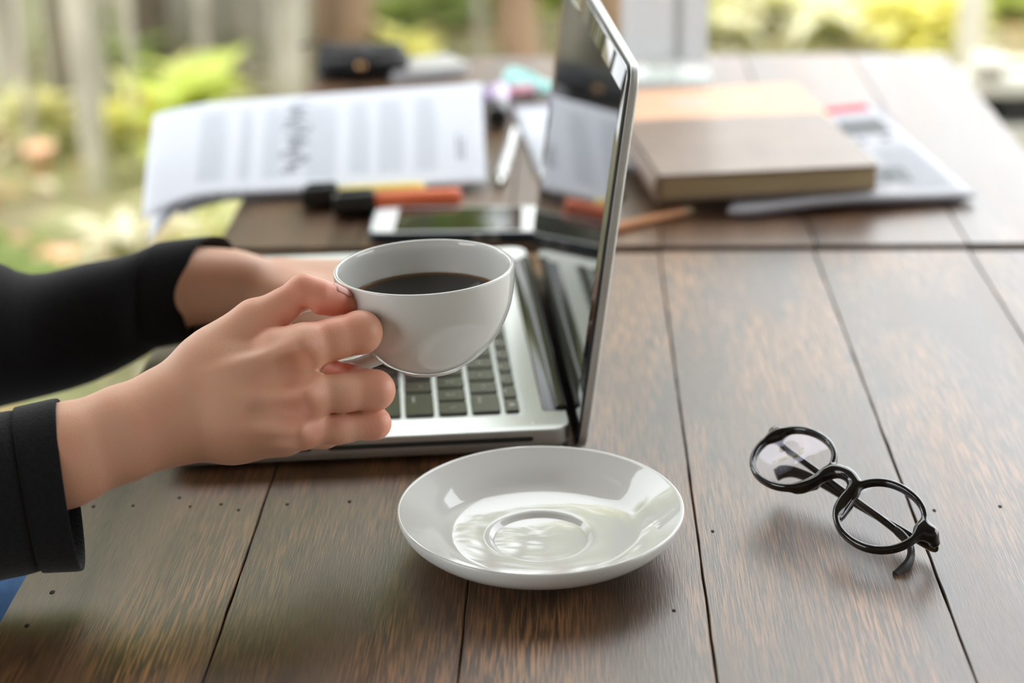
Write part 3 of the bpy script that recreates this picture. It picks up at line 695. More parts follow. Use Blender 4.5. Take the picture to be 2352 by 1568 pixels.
# left sleeve with its wide pushed-up cuff
o0 = ringpx((497, 541), (468, 778), 1.2, .036, 62, wob=.012, seed=8); o1 = ringpx((372, 556), (358, 802), 1.185, .042, 48, wob=.012, seed=9); tow = (sum(o1)-sum(o0))/len(o0)
crs = [inset(o1, .90, tow*.12), inset(o1, .97, tow*.05), o1]+[between(o1, o0, t) for t in (.3, .6, .9)]+[inset(o0, .985, -tow*.02), inset(o0, .955, -tow*.02), inset(o0, .92, tow*.08), inset(o0, .90, tow*.5), inset(o1, .82, 0)]
rs = [inset(o1, .94, -tow*.1), inset(o1, .985, tow*.08), ringpx((300, 592), (310, 830), 1.175, .042, 30, wob=.02, seed=11), ringpx((205, 600), (215, 878), 1.168, .046, 18, wob=.022, seed=12), ringpx((100, 633), (110, 904), 1.16, .05, 8, wob=.02, seed=13), ringpx((40, 628), (30, 922), 1.152, .055, 0, wob=.02, seed=14), ringpx((-20, 582), (-40, 945), 1.145, .06, 0, wob=.02, seed=15), ringpx((-200, 600), (-220, 1000), 1.12, .06, 0, wob=.02, seed=16), ringpx((-420, 640), (-440, 1060), 1.09, .06, 0)]
slv2 = loft('sleeve', rs, M['fabric'], per)
loft('cuff', crs, M['fabric'], slv2)
fj = Field((-1.04, .64, -.44), (-.36, 1.32, .40), .009)
fj.chain([SH_R, EL_R], [.062, .056], .02); fj.chain([SH_L, EL_L], [.062, .056], .02)
fj.cone(EL_R, Pd(-560, 1260, .864), .056, .046, .02); fj.cone(EL_L, Pd(-250, 810, 1.11), .056, .05, .02)
for dy in (-.085, .085):
    fj.chain([bx+(0, dy, -.24), bx+(0, dy*.8, -.05), bx+(.01, dy, .18), (SH_R+SH_L)/2+(-.02, dy*1.6, .0)], [.122, .106, .115, .065], .08)
V, Q = fj.mesh(2); np_mesh('jacket', V, Q, M['fabric'], per, PB)
fq = Field((-1.0, .74, FLOOR), (.06, 1.28, -.1), .011)
for sy in (-1, 1):
    y = .98+sy*.10; fq.chain([(-.78, y, -.245), (-.30, y+sy*.03, -.235), (-.14, y+sy*.03, -.25)], [.098, .078, .062], .05)
    fq.chain([(-.14, y+sy*.03, -.25), (-.17, y+sy*.03, -.48), (-.18, y+sy*.03, -.66)], [.060, .056, .045], .03)
V, Q = fq.mesh(2); np_mesh('jeans', V, Q, M['jeans'], per, PB)
for sy in (-1, 1):
    y = .98+sy*.13; fs = Field((-.28, y-.08, FLOOR-.0), (.14, y+.08, FLOOR+.14), .006); fs.chain([(-.17, y, FLOOR+.085), (-.18, y, FLOOR+.045), (.03, y, FLOOR+.038)], [.04, .046, .038], .03)
    V, Q = fs.mesh(2); np_mesh('shoe', V, Q, M['shoe'], per, PB)
st = thing('stool', 'plain wooden stool under the seated person', 'stool', (-.80, .98, FLOOR))
lathe('seat', [(1e-4, .362), (.165, .362), (.175, .370), (.175, .385), (.165, .3935), (1e-4, .3935)], 'bark', st, 48)
for a in range(4):
    c, s_ = cos(pi/4+a*pi/2), sin(pi/4+a*pi/2); tube('leg', [(c*.17, s_*.17, 0), (c*.12, s_*.12, .365)], [.014, .018], M['bark'], st, 12)
# ------------------------------------------------------------------ things on the far table
def lines_print(name, P0, U, V_, blocks, m, parent, lift=.0003, fn=None, seed=1):
    # rows of little word bars, one flat mesh; blocks: (u0, u1, v0, v1, rows) in page units
    R = random.Random(seed); Vv, Fc = [], []
    for (u0, u1, v0, v1, n) in blocks:
        for i in range(n):
            u = u0+(u1-u0)*(i+.25)/n; h = (u1-u0)/n*.38; v = v0+R.uniform(0, .01); end = v1-(R.uniform(.1, .5)*(v1-v0) if i == n-1 else R.uniform(0, .03))
            while v < end:
                w = R.uniform(.02, .07); w = min(w, end-v)
                for a, b in ((u, v), (u+h, v), (u+h, v+w), (u, v+w)): Vv.append(fn(a, b, lift))
                k = len(Vv)-4; Fc.append((k, k+1, k+2, k+3)); v += w+.012
    return mesh(name, Vv, Fc, m, parent)
# --- the loose print-outs, lifted at the back by a pouch; page up points to the right
def sheet(name, label, corner, n=(28, 20), th=.0005, curl=0., seed=0, prints=True, droop=.012, dz=0., group=None):
    c00, c10, c01, c11 = [np.array(c) for c in corner]         # near-left, near-right, far-left, far-right
    org = (c00+c10+c01+c11)/4; org[2] = 0
    def S(u, v, lift=0.):
        p = (c00*(1-u)+c10*u)*(1-v)+(c01*(1-u)+c11*u)*v
        z = p[2]+.004*sin(pi*v)*(.6+.4*u)+dz
        ov = max(0, .22-u)/.22
        z -= droop*ov**2*(1-.35*v)+curl*ov**2*max(0, 1-v*2.2)**1.5
        return (p[0]-org[0], p[1]-org[1], z+lift)
    t = thing(name, label, 'paper', org, group=group)
    nu, nv = n; top = [[S(i/nu, j/nv, th) for i in range(nu+1)] for j in range(nv+1)]; Vv, Fc = [], []
    for lift in (0, th):
        for j in range(nv+1):
            for i in range(nu+1): Vv.append(S(i/nu, j/nv, lift))
    N_ = (nu+1)*(nv+1); ix = lambda i, j, l: l*N_+j*(nu+1)+i
    for j in range(nv):
        for i in range(nu):
            Fc.append((ix(i, j, 1), ix(i+1, j, 1), ix(i+1, j+1, 1), ix(i, j+1, 1))); Fc.append((ix(i, j, 0), ix(i, j+1, 0), ix(i+1, j+1, 0), ix(i+1, j, 0)))
    for i in range(nu):
        Fc.append((ix(i, 0, 0), ix(i+1, 0, 0), ix(i+1, 0, 1), ix(i, 0, 1))); Fc.append((ix(i, nv, 0), ix(i, nv, 1), ix(i+1, nv, 1), ix(i+1, nv, 0)))
    for j in range(nv):
        Fc.append((ix(0, j, 0), ix(0, j, 1), ix(0, j+1, 1), ix(0, j+1, 0))); Fc.append((ix(nu, j, 0), ix(nu, j+1, 0), ix(nu, j+1, 1), ix(nu, j, 1)))
    mesh('sheet', Vv, Fc, 'paper', t, True)
    if prints:
        fn = lambda u, v, l: S(u, v, th+.0003)
        lines_print('printed_text', None, None, None, [(.155, .235, .12, .88, 8), (.275, .31, .12, .88, 4), (.345, .40, .12, .88, 5), (.47, .56, .10, .86, 9), (.60, .66, .12, .88, 6), (.685, .76, .12, .88, 8), (.795, .86, .12, .88, 7)], 'ink', t, fn=fn, seed=3)['kind'] = 'stuff'
        lines_print('heading', None, None, None, [(.915, .945, .20, .46, 2)], 'ink_dark', t, fn=fn, seed=5)
        # the sketched figure: looping pen strokes
        R = random.Random(4); Vv, Fc = [], []
        for st_ in range(5):
            u, v = .425+R.uniform(-.015, .03), .16+.14*st_; P = []
            for q in range(26):
                P.append((u+.026*sin(q*.9+st_)+.0016*q, v+.010*q*.7+.03*cos(q*.7+st_*2)))
            for (a, b), (c, d) in zip(P[:-1], P[1:]):
                dx, dy = c-a, d-b; l_ = sqrt(dx*dx+dy*dy)+1e-6; nx, ny = -dy/l_*.0032, dx/l_*.0048
                k_ = len(Vv); Vv += [fn(a+nx, b+ny, 0), fn(a-nx, b-ny, 0), fn(c-nx, d-ny, 0), fn(c+nx, d+ny, 0)]; Fc.append((k_, k_+1, k_+2, k_+3))
        mesh('sketched_figure', Vv, Fc, 'ink_dark', t)
    return t
nl_, nr_ = Pd(322, 462, 1.52), Pd(1117, 437, 1.545); nl_[2] = .006; nr_[2] = .006
fl_, fr_ = Pd(352, 250, 1.655), Pd(1106, 196, 1.69)
sheet('printed_sheet', 'printed white page with a dark sketched figure, on top by the phone', (nl_, nr_, fl_, fr_), curl=.008, dz=.0016)
o2 = np.array([.012, .010, -.0012])
sheet('blank_sheet', 'white sheet whose curled corner droops over the table edge under the printed page', (nl_+o2*[0, -.2, 1]+[.004, -.002, 0], nr_+o2*[-3, .5, 1], fl_+o2*[1.5, 1.2, 1.], fr_+o2*[-1, .5, 1]), curl=.022, prints=False, dz=.0004, droop=.015)
sheet('blank_sheet', 'lowest white sheet showing behind the back edge of the printed page', (nl_+[.03, .006, -.003], nr_+[-.02, .006, -.003], fl_+[.022, .006, .002], fr_+[-.008, .004, -.002]), curl=.0, prints=False, dz=-.0012)
# pouch that lifts the papers
pu = Pd(840, 205, 1.70)
pch = thing('zip_pouch', 'teal zip pouch hidden behind and under the printed pages', 'pouch', (-.20, 1.612, .0))
slab('pouch_body', .235, .048, .018, [(.012, .0005), (.002, .006), (0, .018), (.003, .029), (.014, .0345)], 'teal', pch, 6)
tube('zipper', [(-.10, .0, .0348), (.10, .0, .0348)], [(.0025, .0010)]*2, 'steel', pch, 8)
# --- markers
def marker(name, label, p0, p1, r, body, cap, capfrac=.32, tip=None, z=None, group='highlighters'):
    p0, p1 = np.array(p0, float), np.array(p1, float); L = np.linalg.norm(p1-p0); c = (p0+p1)/2
    t = thing(name, label, 'marker pen', (p0[0], p0[1], 0), group=group)
    d = (p1-p0)/L; org = np.array([p0[0], p0[1], 0])
    pt = lambda s_: tuple(p0+d*L*s_-org)
    tube('barrel', [pt(capfrac-.01), pt(capfrac), pt(.93), pt(.985), pt(1)], [r*.70, r*.76, r*.74, r*.70, r*.60], body, t, 20)
    cp_ = tube('pen_cap', [pt(0), pt(.02), pt(.06), pt(capfrac-.03), pt(capfrac)], [r*.80, r*.90, r*.95, r, r*.97], cap, t, 20)
    nrm = np.array([0, 0, 1.]); q = [np.array(pt(s_))+nrm*(r*1.06) for s_ in (.05, .12, capfrac-.02)]
    tube('clip', q, [(.0022, .0012)]*3, cap, cp_, 8)
    return t
def mk(name, label, a, b, r, body, cap, z=0., cf=.32, **kw):
    return marker(name, label, at(a[0], a[1], z+r)*[1, 1, 0]+[0, 0, z+r], at(b[0], b[1], z+r)*[1, 1, 0]+[0, 0, z+r], r, body, cap, cf, **kw)
mk('highlighter', 'orange highlighter with a black cap lying beside the phone', (766, 471), (1057, 452), .0104, 'orange', 'cap', .0004)
mk('highlighter', 'yellow highlighter with a black cap behind the orange one', (694, 453), (974, 436), .0100, 'yellow', 'cap', .0004, .29)
mk('highlighter', 'pink highlighter lying behind the printed pages', (1092, 226), (1222, 205), .0090, 'pink', 'lilac', .0005, .38)
mk('highlighter', 'mint green highlighter angled behind the laptop screen', (1168, 176), (1300, 215), .0095, 'mint', 'mint', .0005, .45)
mk('marker_pen', 'dark marker whose black cap points out between pages and laptop', (1142, 270), (1150, 205), .0115, 'lilac', 'cap', .0004, .30, group=None)
pn = thing('ballpoint_pen', 'white ballpoint pen lying between the printed pages and the laptop', 'pen', at(1146, 418, .005)*[1, 1, 0])
a, b = at(1146, 420, .005), at(1182, 300, .005); o_ = np.array(pn.location)
lp = lambda s_: tuple((a+(b-a)*s_)-o_)
tube('barrel', [lp(.08), lp(.12), lp(.55), lp(.97), lp(1)], [.0042, .0050, .0048, .0046, .003], 'white_pl', pn, 16)
tube('pen_tip', [lp(0), lp(.08)], [.0012, .0040], 'steel', pn, 12); tube('grip', [lp(.08), lp(.24)], [.0051, .0053], 'white_pl', pn, 16)
q = [np.array(lp(s_))+[0, 0, .0058] for s_ in (.62, .95)]; tube('clip', q, [(.0018, .0008)]*2, 'steel', pn, 8)
# --- phone
c0, c1 = at(843, 549, .004), at(1236, 545, .004); ang = atan2(c1[1]-c0[1], c1[0]-c0[0]); PL = .1385; PWd = .068
ctr = c0+np.array([cos(ang), sin(ang), 0])*PL/2+np.array([-sin(ang), cos(ang), 0])*PWd/2
ph = thing('smartphone', 'smartphone with white bezels in a navy case beside the laptop', 'phone', (ctr[0], ctr[1], .0003), ang)
slab('case', PL, PWd, .010, [(.0012, 0), (0, .0012), (0, .0072), (.0006, .0078)], 'navy', ph, 6)
slab('front_glass', PL-.0036, PWd-.0036, .0088, [(0, .0077), (.0003, .0083)], 'white_pl', ph, 6)
slab('screen', PL-.041, PWd-.008, .0006, [(0, .00832), (0, .00842)], 'bezel', ph, 1)
hb = lathe('home_button', [(.0052, .00832), (.0050, .00845)], 'white_pl', ph, 24); hb.location = (-PL/2+.0112, 0, 0)
slab('earpiece', .0016, .010, .0007, [(0, .00832), (0, .00845)], 'slot', ph, 3, PL/2-.010, 0)
for x in (.012, .024): box('side_button', (x, -PWd/2-.0004, .003), (x+.008, -PWd/2+.0006, .0052), 'grey', ph)
# --- black pouch and grey notebook at the far corner
bp_ = thing('leather_case', 'black leather case with a flap and snap at the far table corner', 'case', (-.2215, 1.905, 0), radians(4))
slab('case_body', .098, .060, .018, [(.010, .0005), (.002, .005), (0, .013), (.002, .020), (.010, .0245)], 'leather', bp_, 6)
fl = slab('flap', .090, .046, .014, [(0, .0246), (.002, .028), (.012, .0305)], 'leather', bp_, 6, -.002, .006)
V, Fc = loops_mesh([[(x, y, z) for x in (-.012, .012)] for y, z in ((-.012, .0305), (-.026, .0275), (-.0318, .019), (-.0312, .013))], False, False, False)
tg = mesh('tongue', V, Fc, 'leather', fl, True); tg.modifiers.new('t', 'SOLIDIFY').thickness = .002
sn = lathe('snap', [(.0045, 0), (.0042, .0012), (1e-4, .0016)], 'brass', fl, 16); sn.location = (.0, -.0325, .017); sn.rotation_euler = (radians(90), 0, 0)
tube('strap', [(-.03, .02, .030), (-.055, .012, .033), (-.063, .004, .031)], [(.006, .0012)]*3, 'leather', bp_, 8)
nb = thing('grey_notebook', 'small grey notebook tucked under the black leather case', 'notebook', (-.160, 1.915, 0), radians(24))
slab('cover', .084, .062, .003, [(0, 0.0002), (0, .0010)], 'grey', nb, 3); slab('page_block', .080, .058, .002, [(0, .0010), (0, .0088)], 'paper', nb, 3); slab('cover', .084, .062, .003, [(0, .0088), (0, .0098)], 'grey', nb, 3)
# --- notepad behind the laptop
a, b = at(1238, 392, .006), at(1178, 243, .006); an = atan2(b[1]-a[1], b[0]-a[0])-pi/2
npd = thing('notepad', 'white notepad lying behind the laptop screen beside the pen', 'notepad', (a[0], a[1], 0), an)
ln_ = float(np.linalg.norm((b-a)[:2]))
slab('pad', .118, ln_, .002, [(0, .0002), (0, .0055), (.0004, .0058)], 'paper', npd, 2, .059, ln_/2); slab('binding', .118, .012, .001, [(0, .0058), (.0004, .0066)], 'lav_dark', npd, 2, .059, ln_-.006)
# --- newspapers / magazine under the book
def periodical(name, label, c, th, z0, m='news', seed=1, mast=True, curl=.006):
    c00, c10, c01, c11 = [np.array(q, float)[:2] for q in c]; o_ = (c00+c10+c01+c11)/4
    t = thing(name, label, 'newspaper', (o_[0], o_[1], 0))
    def S(u, v, l=0.):
        p = (c00*(1-u)+c10*u)*(1-v)+(c01*(1-u)+c11*u)*v-o_
        ed = max(0, .25-v)/.25
        return (p[0], p[1], z0+l-(-1 if False else 0)+curl*ed**2*(.25+.75*sin(pi*min(1, max(0, u*1.15)))**2)*(1 if u < .8 else max(0, (1-u)/.2)))
    nu = nv = 18; Vv, Fc = [], []
    for l in (0, th):
        for j in range(nv+1):
            for i in range(nu+1): Vv.append(S(i/nu, j/nv, l))
    N_ = (nu+1)**2; ix = lambda i, j, l: l*N_+j*(nu+1)+i
    for j in range(nv):
        for i in range(nu): Fc += [(ix(i, j, 1), ix(i+1, j, 1), ix(i+1, j+1, 1), ix(i, j+1, 1)), (ix(i, j, 0), ix(i, j+1, 0), ix(i+1, j+1, 0), ix(i+1, j, 0))]
    for i in range(nu): Fc += [(ix(i, 0, 0), ix(i+1, 0, 0), ix(i+1, 0, 1), ix(i, 0, 1)), (ix(i, nv, 0), ix(i, nv, 1), ix(i+1, nv, 1), ix(i+1, nv, 0)), (ix(0, i, 0), ix(0, i, 1), ix(0, i+1, 1), ix(0, i+1, 0)), (ix(nu, i, 0), ix(nu, i+1, 0), ix(nu, i+1, 1), ix(nu, i, 1))]
    mesh('pages', Vv, Fc, m, t, True)
    def patch(nm, u0, u1, v0, v1, mm, l=.0004):
        k_ = 10; Vv = [S(u0+(u1-u0)*i/k_, v0+(v1-v0)*j/k_, th+l) for j in range(k_+1) for i in range(k_+1)]
        mesh(nm, Vv, [(j*(k_+1)+i, j*(k_+1)+i+1, (j+1)*(k_+1)+i+1, (j+1)*(k_+1)+i) for j in range(k_) for i in range(k_)], mm, t, True)
    if mast:
        patch('masthead', .03, .95, .93, .995, 'news_red'); patch('photo', .56, .93, .66, .83, 'photo'); patch('photo', .08, .50, .55, .80, 'photo')
        fn = lambda u, v, l: S(u, v, th+.0006)
        lines_print('headline', None, None, None, [(.60, .93, .57, .63, 2)], 'ink_dark', t, fn=lambda u, v, l: fn(u, v, l), seed=8)
        lines_print('column_text', None, None, None, [(.72, .96, .08, .54, 16), (.42, .68, .08, .40, 16), (.06, .38, .08, .40, 16)], 'ink', t, fn=fn, seed=9)
        patch('photo', .60, .80, .16, .30, 'photo')
    return t
m00, m10, m01, m11 = at(1672, 497, .004), at(2241, 450, .006), at(1795, 268, .004), at(1998, 246, .004)
periodical('newspaper', 'folded newspaper with a red masthead under the brown book', (m00, m10, m01, m11), .0030, .0042, curl=.005)
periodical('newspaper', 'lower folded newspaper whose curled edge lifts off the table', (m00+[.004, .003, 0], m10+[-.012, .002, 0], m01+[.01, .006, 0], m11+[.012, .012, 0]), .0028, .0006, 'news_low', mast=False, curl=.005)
# --- books
def book(name, label, A, B, depth, th, z0, cover, pagem, hard=True, group=None):
    A, B = np.array(A), np.array(B); ang = atan2(B[1]-A[1], B[0]-A[0]); L = float(np.linalg.norm((B-A)[:2]))
    t = thing(name, label, 'book', (A[0], A[1], z0), ang, group)
    c = .0022 if hard else .0006
    slab('cover', L, depth, .003, [(.0003, 0), (0, .0005), (0, c)], cover, t, 2, L/2, depth/2)
    slab('page_block', L-.005, depth-.006, .001, [(0, c), (0, th-c)], pagem, t, 2, L/2+.0012, depth/2)
    slab('cover', L, depth, .003, [(0, th-c), (0, th-.0005), (.0005, th)], cover, t, 2, L/2, depth/2)
    V, Fc = loops_mesh([[(-.0025*sin(pi*s_/8)+.0006, y, th*s_/8) for s_ in range(9)]+[(.0024, y, th*s_/8) for s_ in range(8, -1, -1)] for y in (.0004, depth-.0004)])
    sharp(mesh('spine', V, Fc, cover, t), 60)
    return t
bA, bB = at(1507, 466, .012), at(2018, 440, .012)
bk = book('hardback_book', 'thick taupe hardback book with cream pages on the newspapers', bA, bB, .172, .0215, .0128, 'brown_cover', 'pages')
pb = book('paperback_book', 'peach covered paperback lying behind the taupe hardback', at(1380, 318, .014), at(1915, 292, .014), .135, .0135, .0088, 'peach', 'paper', False)
V, Fc = [], []
for (x, y, w, h) in ((.075, .082, .042, .010), (.082, .066, .034, .008), (.135, .08, .028, .006)):
    k_ = len(V); V += [(x, y, .01362), (x+w, y, .01362), (x+w, y+h, .01362), (x, y+h, .01362)]; Fc.append((k_, k_+1, k_+2, k_+3))
mesh('cover_print', V, Fc, 'teal_ink', pb)
# --- pencil and black pen near the hardback
a, b = at(1392, 528, .0037), at(1600, 479, .0037); pc = thing('pencil', 'brown pencil pointing out from under the newspapers', 'pencil', (a[0], a[1], 0)); o_ = np.array(pc.location); q = lambda s_: tuple(a+(b-a)*s_-o_)
tube('pencil_body', [q(0), q(.86)], .0036, 'pencil', pc, 6); tube('sharpened_end', [q(.86), q(.975)], [.0036, .0008], 'pages', pc, 12); tube('lead', [q(.975), q(1)], [.0008, .0002], 'slot', pc, 8)
a, b = at(1424, 446, .0045), at(1412, 392, .0045); pk = thing('ballpoint_pen', 'short black pen beside the spine of the taupe book', 'pen', (a[0], a[1], 0)); o_ = np.array(pk.location); q = lambda s_: tuple(a+(b-a)*s_-o_)
tube('barrel', [q(.05), q(.9), q(1)], [.0042, .0044, .003], 'cap', pk, 12); tube('pen_tip', [q(0), q(.05)], [.001, .0035], 'steel', pk, 10)
# --- menu stand
sd = thing('menu_stand', 'upright lavender menu card in a clear acrylic base behind the books', 'menu stand', (.0915, 1.872, 0), radians(-3))
slab('stand_base', .094, .060, .006, [(.0006, .0002), (0, .001), (0, .006), (.0006, .0068)], 'acrylic', sd, 4)
box('holder', (-.018, -.010, .0068), (.018, .010, .024), 'acrylic', sd, .001)
box('menu_card', (-.043, -.0030, .022), (.043, -.0022, .215), 'card', sd)
box('card_fold', (.010, -.0034, .022), (.018, -.0031, .215), 'lav_paper', sd)
box('acrylic_sleeve', (-.045, -.0048, .0195), (.045, -.0036, .217), 'acrylic', sd)
# ------------------------------------------------------------------ garden beyond the terrace
GZ = FLOOR-.13
def leaf_verts(base, d, n, ln, wd, curl=.25, seg=3):
    d = d/np.linalg.norm(d); s_ = np.cross(d, n); s_ /= (np.linalg.norm(s_)+1e-9); n = np.cross(s_, d); V = []
    for i in range(seg+1):
        t = i/seg; w = wd*sin(pi*min(1, .12+.88*t))**.8*(1-.15*t) if i < seg else wd*.05; c = base+d*ln*t-n*curl*ln*t*t
        V += [c-s_*w/2+n*w*.15, c, c+s_*w/2+n*w*.15]
    F_ = []
    for i in range(seg):
        for j in range(2): a = i*3+j; F_.append((a, a+1, a+4, a+3))
    return V, F_
def leaves(name, items, m, parent, origin):
    V, Fc = [], []
    for it in items:
        v, f = leaf_verts(*it); k_ = len(V); V += [p-origin for p in v]; Fc += [tuple(i+k_ for i in q) for q in f]
    return mesh(name, V, Fc, m, parent, True)
def rnd_dir(R, up=.3):
    a = R.uniform(0, 2*pi); z = R.uniform(-.4, 1)*.8+up; return np.array([cos(a), sin(a), z])
def plant(name, label, p, h, n, ln, wd, m, seed, spread=.25, group='garden plants', stems=4):
    R = random.Random(seed); p = np.array(p, float); t = thing(name, label, 'plant', p, group=group); V, Fc = [], []
    tips = []
    for s_ in range(stems):
        a = R.uniform(0, 2*pi); top = p+np.array([cos(a)*spread*R.uniform(.2, .8), sin(a)*spread*R.uniform(.2, .8), h*R.uniform(.6, .95)]); tips.append(top)
        v, f = tube_data([p+[0, 0, -.02]-p, (p*.5+top*.5+np.array([0, 0, h*.12]))-p, top-p], [.010, .008, .004], 5); k_ = len(V); V += v; Fc += [tuple(i+k_ for i in q) for q in f]
    mesh('stem', V, Fc, 'leaf_mid', t)
    it = []
    for i in range(n):
        tp_ = R.choice(tips); u = R.uniform(.25, 1); b = p+(tp_-p)*u; d = rnd_dir(R, .25); it.append((b, d, np.array([0, 0, 1.]), ln*R.uniform(.6, 1.2), wd*R.uniform(.7, 1.2), R.uniform(.1, .5)))
    leaves('foliage', it, m, t, p); return t
def tree(name, label, p, h, r, crown, n, m, bark, seed, ln=.16, group='garden trees', crown_z=.6, lean=0.):
    R = random.Random(seed); p = np.array(p, float); t = thing(name, label, 'tree', p, group=group)
    P = [np.array([lean*h*(i/5)**1.3+R.uniform(-.03, .03)*h*.3*(i > 0), R.uniform(-.02, .02)*h*.3*(i > 0), -.05+h*.85*i/5]) for i in range(6)]
    tube('trunk', P, [r*(1.15-.65*i/5) for i in range(6)], bark, t, 10)
    it = []; V, Fc = [], []
    for b_ in range(7):
        a = R.uniform(0, 2*pi); st_ = P[3+b_ % 3]; e = st_+np.array([cos(a)*crown*.7, sin(a)*crown*.7, R.uniform(.1, .5)*crown]); v, f = tube_data([st_, (st_+e)/2+[0, 0, .05], e], [r*.4, r*.25, r*.1], 6); k_ = len(V); V += v; Fc += [tuple(i+k_ for i in q) for q in f]
    mesh('branches', V, Fc, bark, t)
    cz = h*crown_z
    for i in range(n):
        a = R.uniform(0, 2*pi); q = R.uniform(0, 1)**.4; zz = R.uniform(-1, 1); rr = sqrt(1-zz*zz)*crown*q; b = p+np.array([lean*h+cos(a)*rr, sin(a)*rr, cz+(h-cz)*.55+zz*(h-cz)*.6*q])
        it.append((b, rnd_dir(R, -.2), np.array([R.uniform(-.4, .4), R.uniform(-.4, .4), 1.]), ln*R.uniform(.7, 1.3), ln*.5, .2, 2))
    leaves('crown', it, m, t, p); return t
def gp_(px, py, Y, z=GZ):                 # ground point in the direction of a pixel column
    d = ray(px, py); q = CAM+d*(Y/d[1]); return (q[0], q[1], z)
# pale and dark trunks
TR = [(18, 5.2, .045, 'bark_pale'), (70, 6.0, .05, 'bark_pale'), (150, 5.0, .030, 'bark_dark'), (195, 4.4, .030, 'bark_pale'), (262, 6.3, .04, 'bark_pale'), (338, 5.6, .055, 'bark_dark'), (648, 5.3, .05, 'bark_pale'), (700, 6.2, .04, 'bark_pale'), (785, 5.6, .085, 'bark'), (1010, 6.6, .05, 'bark_pale'), (1200, 5.4, .055, 'bark'), (1395, 6.0, .07, 'bark'), (1725, 6.4, .07, 'bark'), (1860, 7.2, .05, 'bark_pale')]
def side_word(px): return 'far left' if px < 120 else 'left' if px < 420 else 'middle' if px < 1250 else 'right'
LB = ['slim pale trunk at the far left of the garden', 'second pale trunk from the left edge of the garden', 'thin dark stem between the pale trunks on the left', 'leaning whitish stem nearest on the left', 'pale trunk just right of the leaning whitish stem', 'dark trunk left of the weathered fence', 'pale trunk just right of the weathered fence', 'slender pale trunk left of the brown tree', 'thick brown trunk behind the black leather case', 'pale trunk among the greens behind the case', 'brown trunk just left of the laptop lid', 'brown trunk seen behind the laptop lid', 'tan trunk right of the menu stand', 'pale trunk in the bright plants on the right']
for i, ((px, Y, r, b), lb) in enumerate(zip(TR, LB)):
    tree('garden_tree', lb, gp_(px, 60, Y), 3.4+.5*(i % 3), r, .75, 210 if px < 1250 else 26, M[['leaf_mid', 'leaf_green', 'leaf_pale'][i % 3]], M[b], 30+i, lean=-.09 if px == 195 else random.uniform(-.03, .03), crown_z=.72, ln=.22)
for i, (px, Y, r, lb) in enumerate(((40, 4.6, .014, 'thin cane at the far left edge of the garden'), (110, 5.0, .016, 'thin cane left of the dark stem'), (232, 5.1, .016, 'thin cane right of the leaning whitish stem'), (290, 4.7, .014, 'thin cane in front of the dark trunk'), (455, 5.2, .018, 'thin cane in front of the board fence'), (575, 5.4, .018, 'thin cane at the right part of the board fence'), (1100, 5.6, .016, 'thin cane left of the brown trunk by the laptop'))):
    p = gp_(px, 60, Y); t = thing('bamboo_cane', lb, 'cane', p, group='bamboo canes'); le = random.uniform(-.08, .08)
    zs = [-.03]+[z+e for z in (.3, .6, .9, 1.2, 1.5, 1.8) for e in (-.014, -.006, .006, .014)]+[2.2]
    tube('culm', [(le*z/2.2, 0, z) for z in zs], [r*(1.18 if i_ % 4 in (2, 3) and 0 < i_ < len(zs)-1 else 1)*(1-.08*z) for i_, z in enumerate(zs)], M['bark_pale'], t, 8)
SL = ['tall shade tree '+q for q in ('well beyond the left edge of the garden', 'just beyond the left edge of the garden', 'behind the far left canes', 'behind the board fence', 'behind the thick brown trunk', 'standing left of the seated person')]
# taller trees behind close the view
for i, (px, Y, h) in enumerate(((-900, 7.5, 4.6), (-400, 8.5, 4.9), (60, 9.0, 4.6), (420, 8.6, 4.4), (800, 9.2, 4.5), (-1500, 6.0, 4.4))):
    tree('shade_tree', SL[i], gp_(px, 0, Y), h, .12, 1.5, 620, M[['leaf_green', 'leaf_dark', 'leaf_mid'][i % 3]], M['bark_dark'], 60+i, ln=.30, group='tall shade trees in the back row', crown_z=.42)
# weathered fence boards
fx0, fx1 = gp_(352, 0, 5.9)[0], gp_(640, 0, 5.9)[0]
fe = thing('board_fence', 'weathered beige board fence behind the printed pages', 'fence', ((fx0+fx1)/2, 5.9, GZ))
nb_ = 5; wv = (fx1-fx0)/nb_
for i in range(nb_): box('board', (-(fx1-fx0)/2+i*wv+.004, -.012, 0), (-(fx1-fx0)/2+(i+1)*wv-.004, .012, 1.5+random.uniform(-.03, .03)), 'fence', fe, .003)
for z in (.35, 1.15): box('rail', (-(fx1-fx0)/2, .012, z), ((fx1-fx0)/2, .05, z+.08), 'fence', fe)
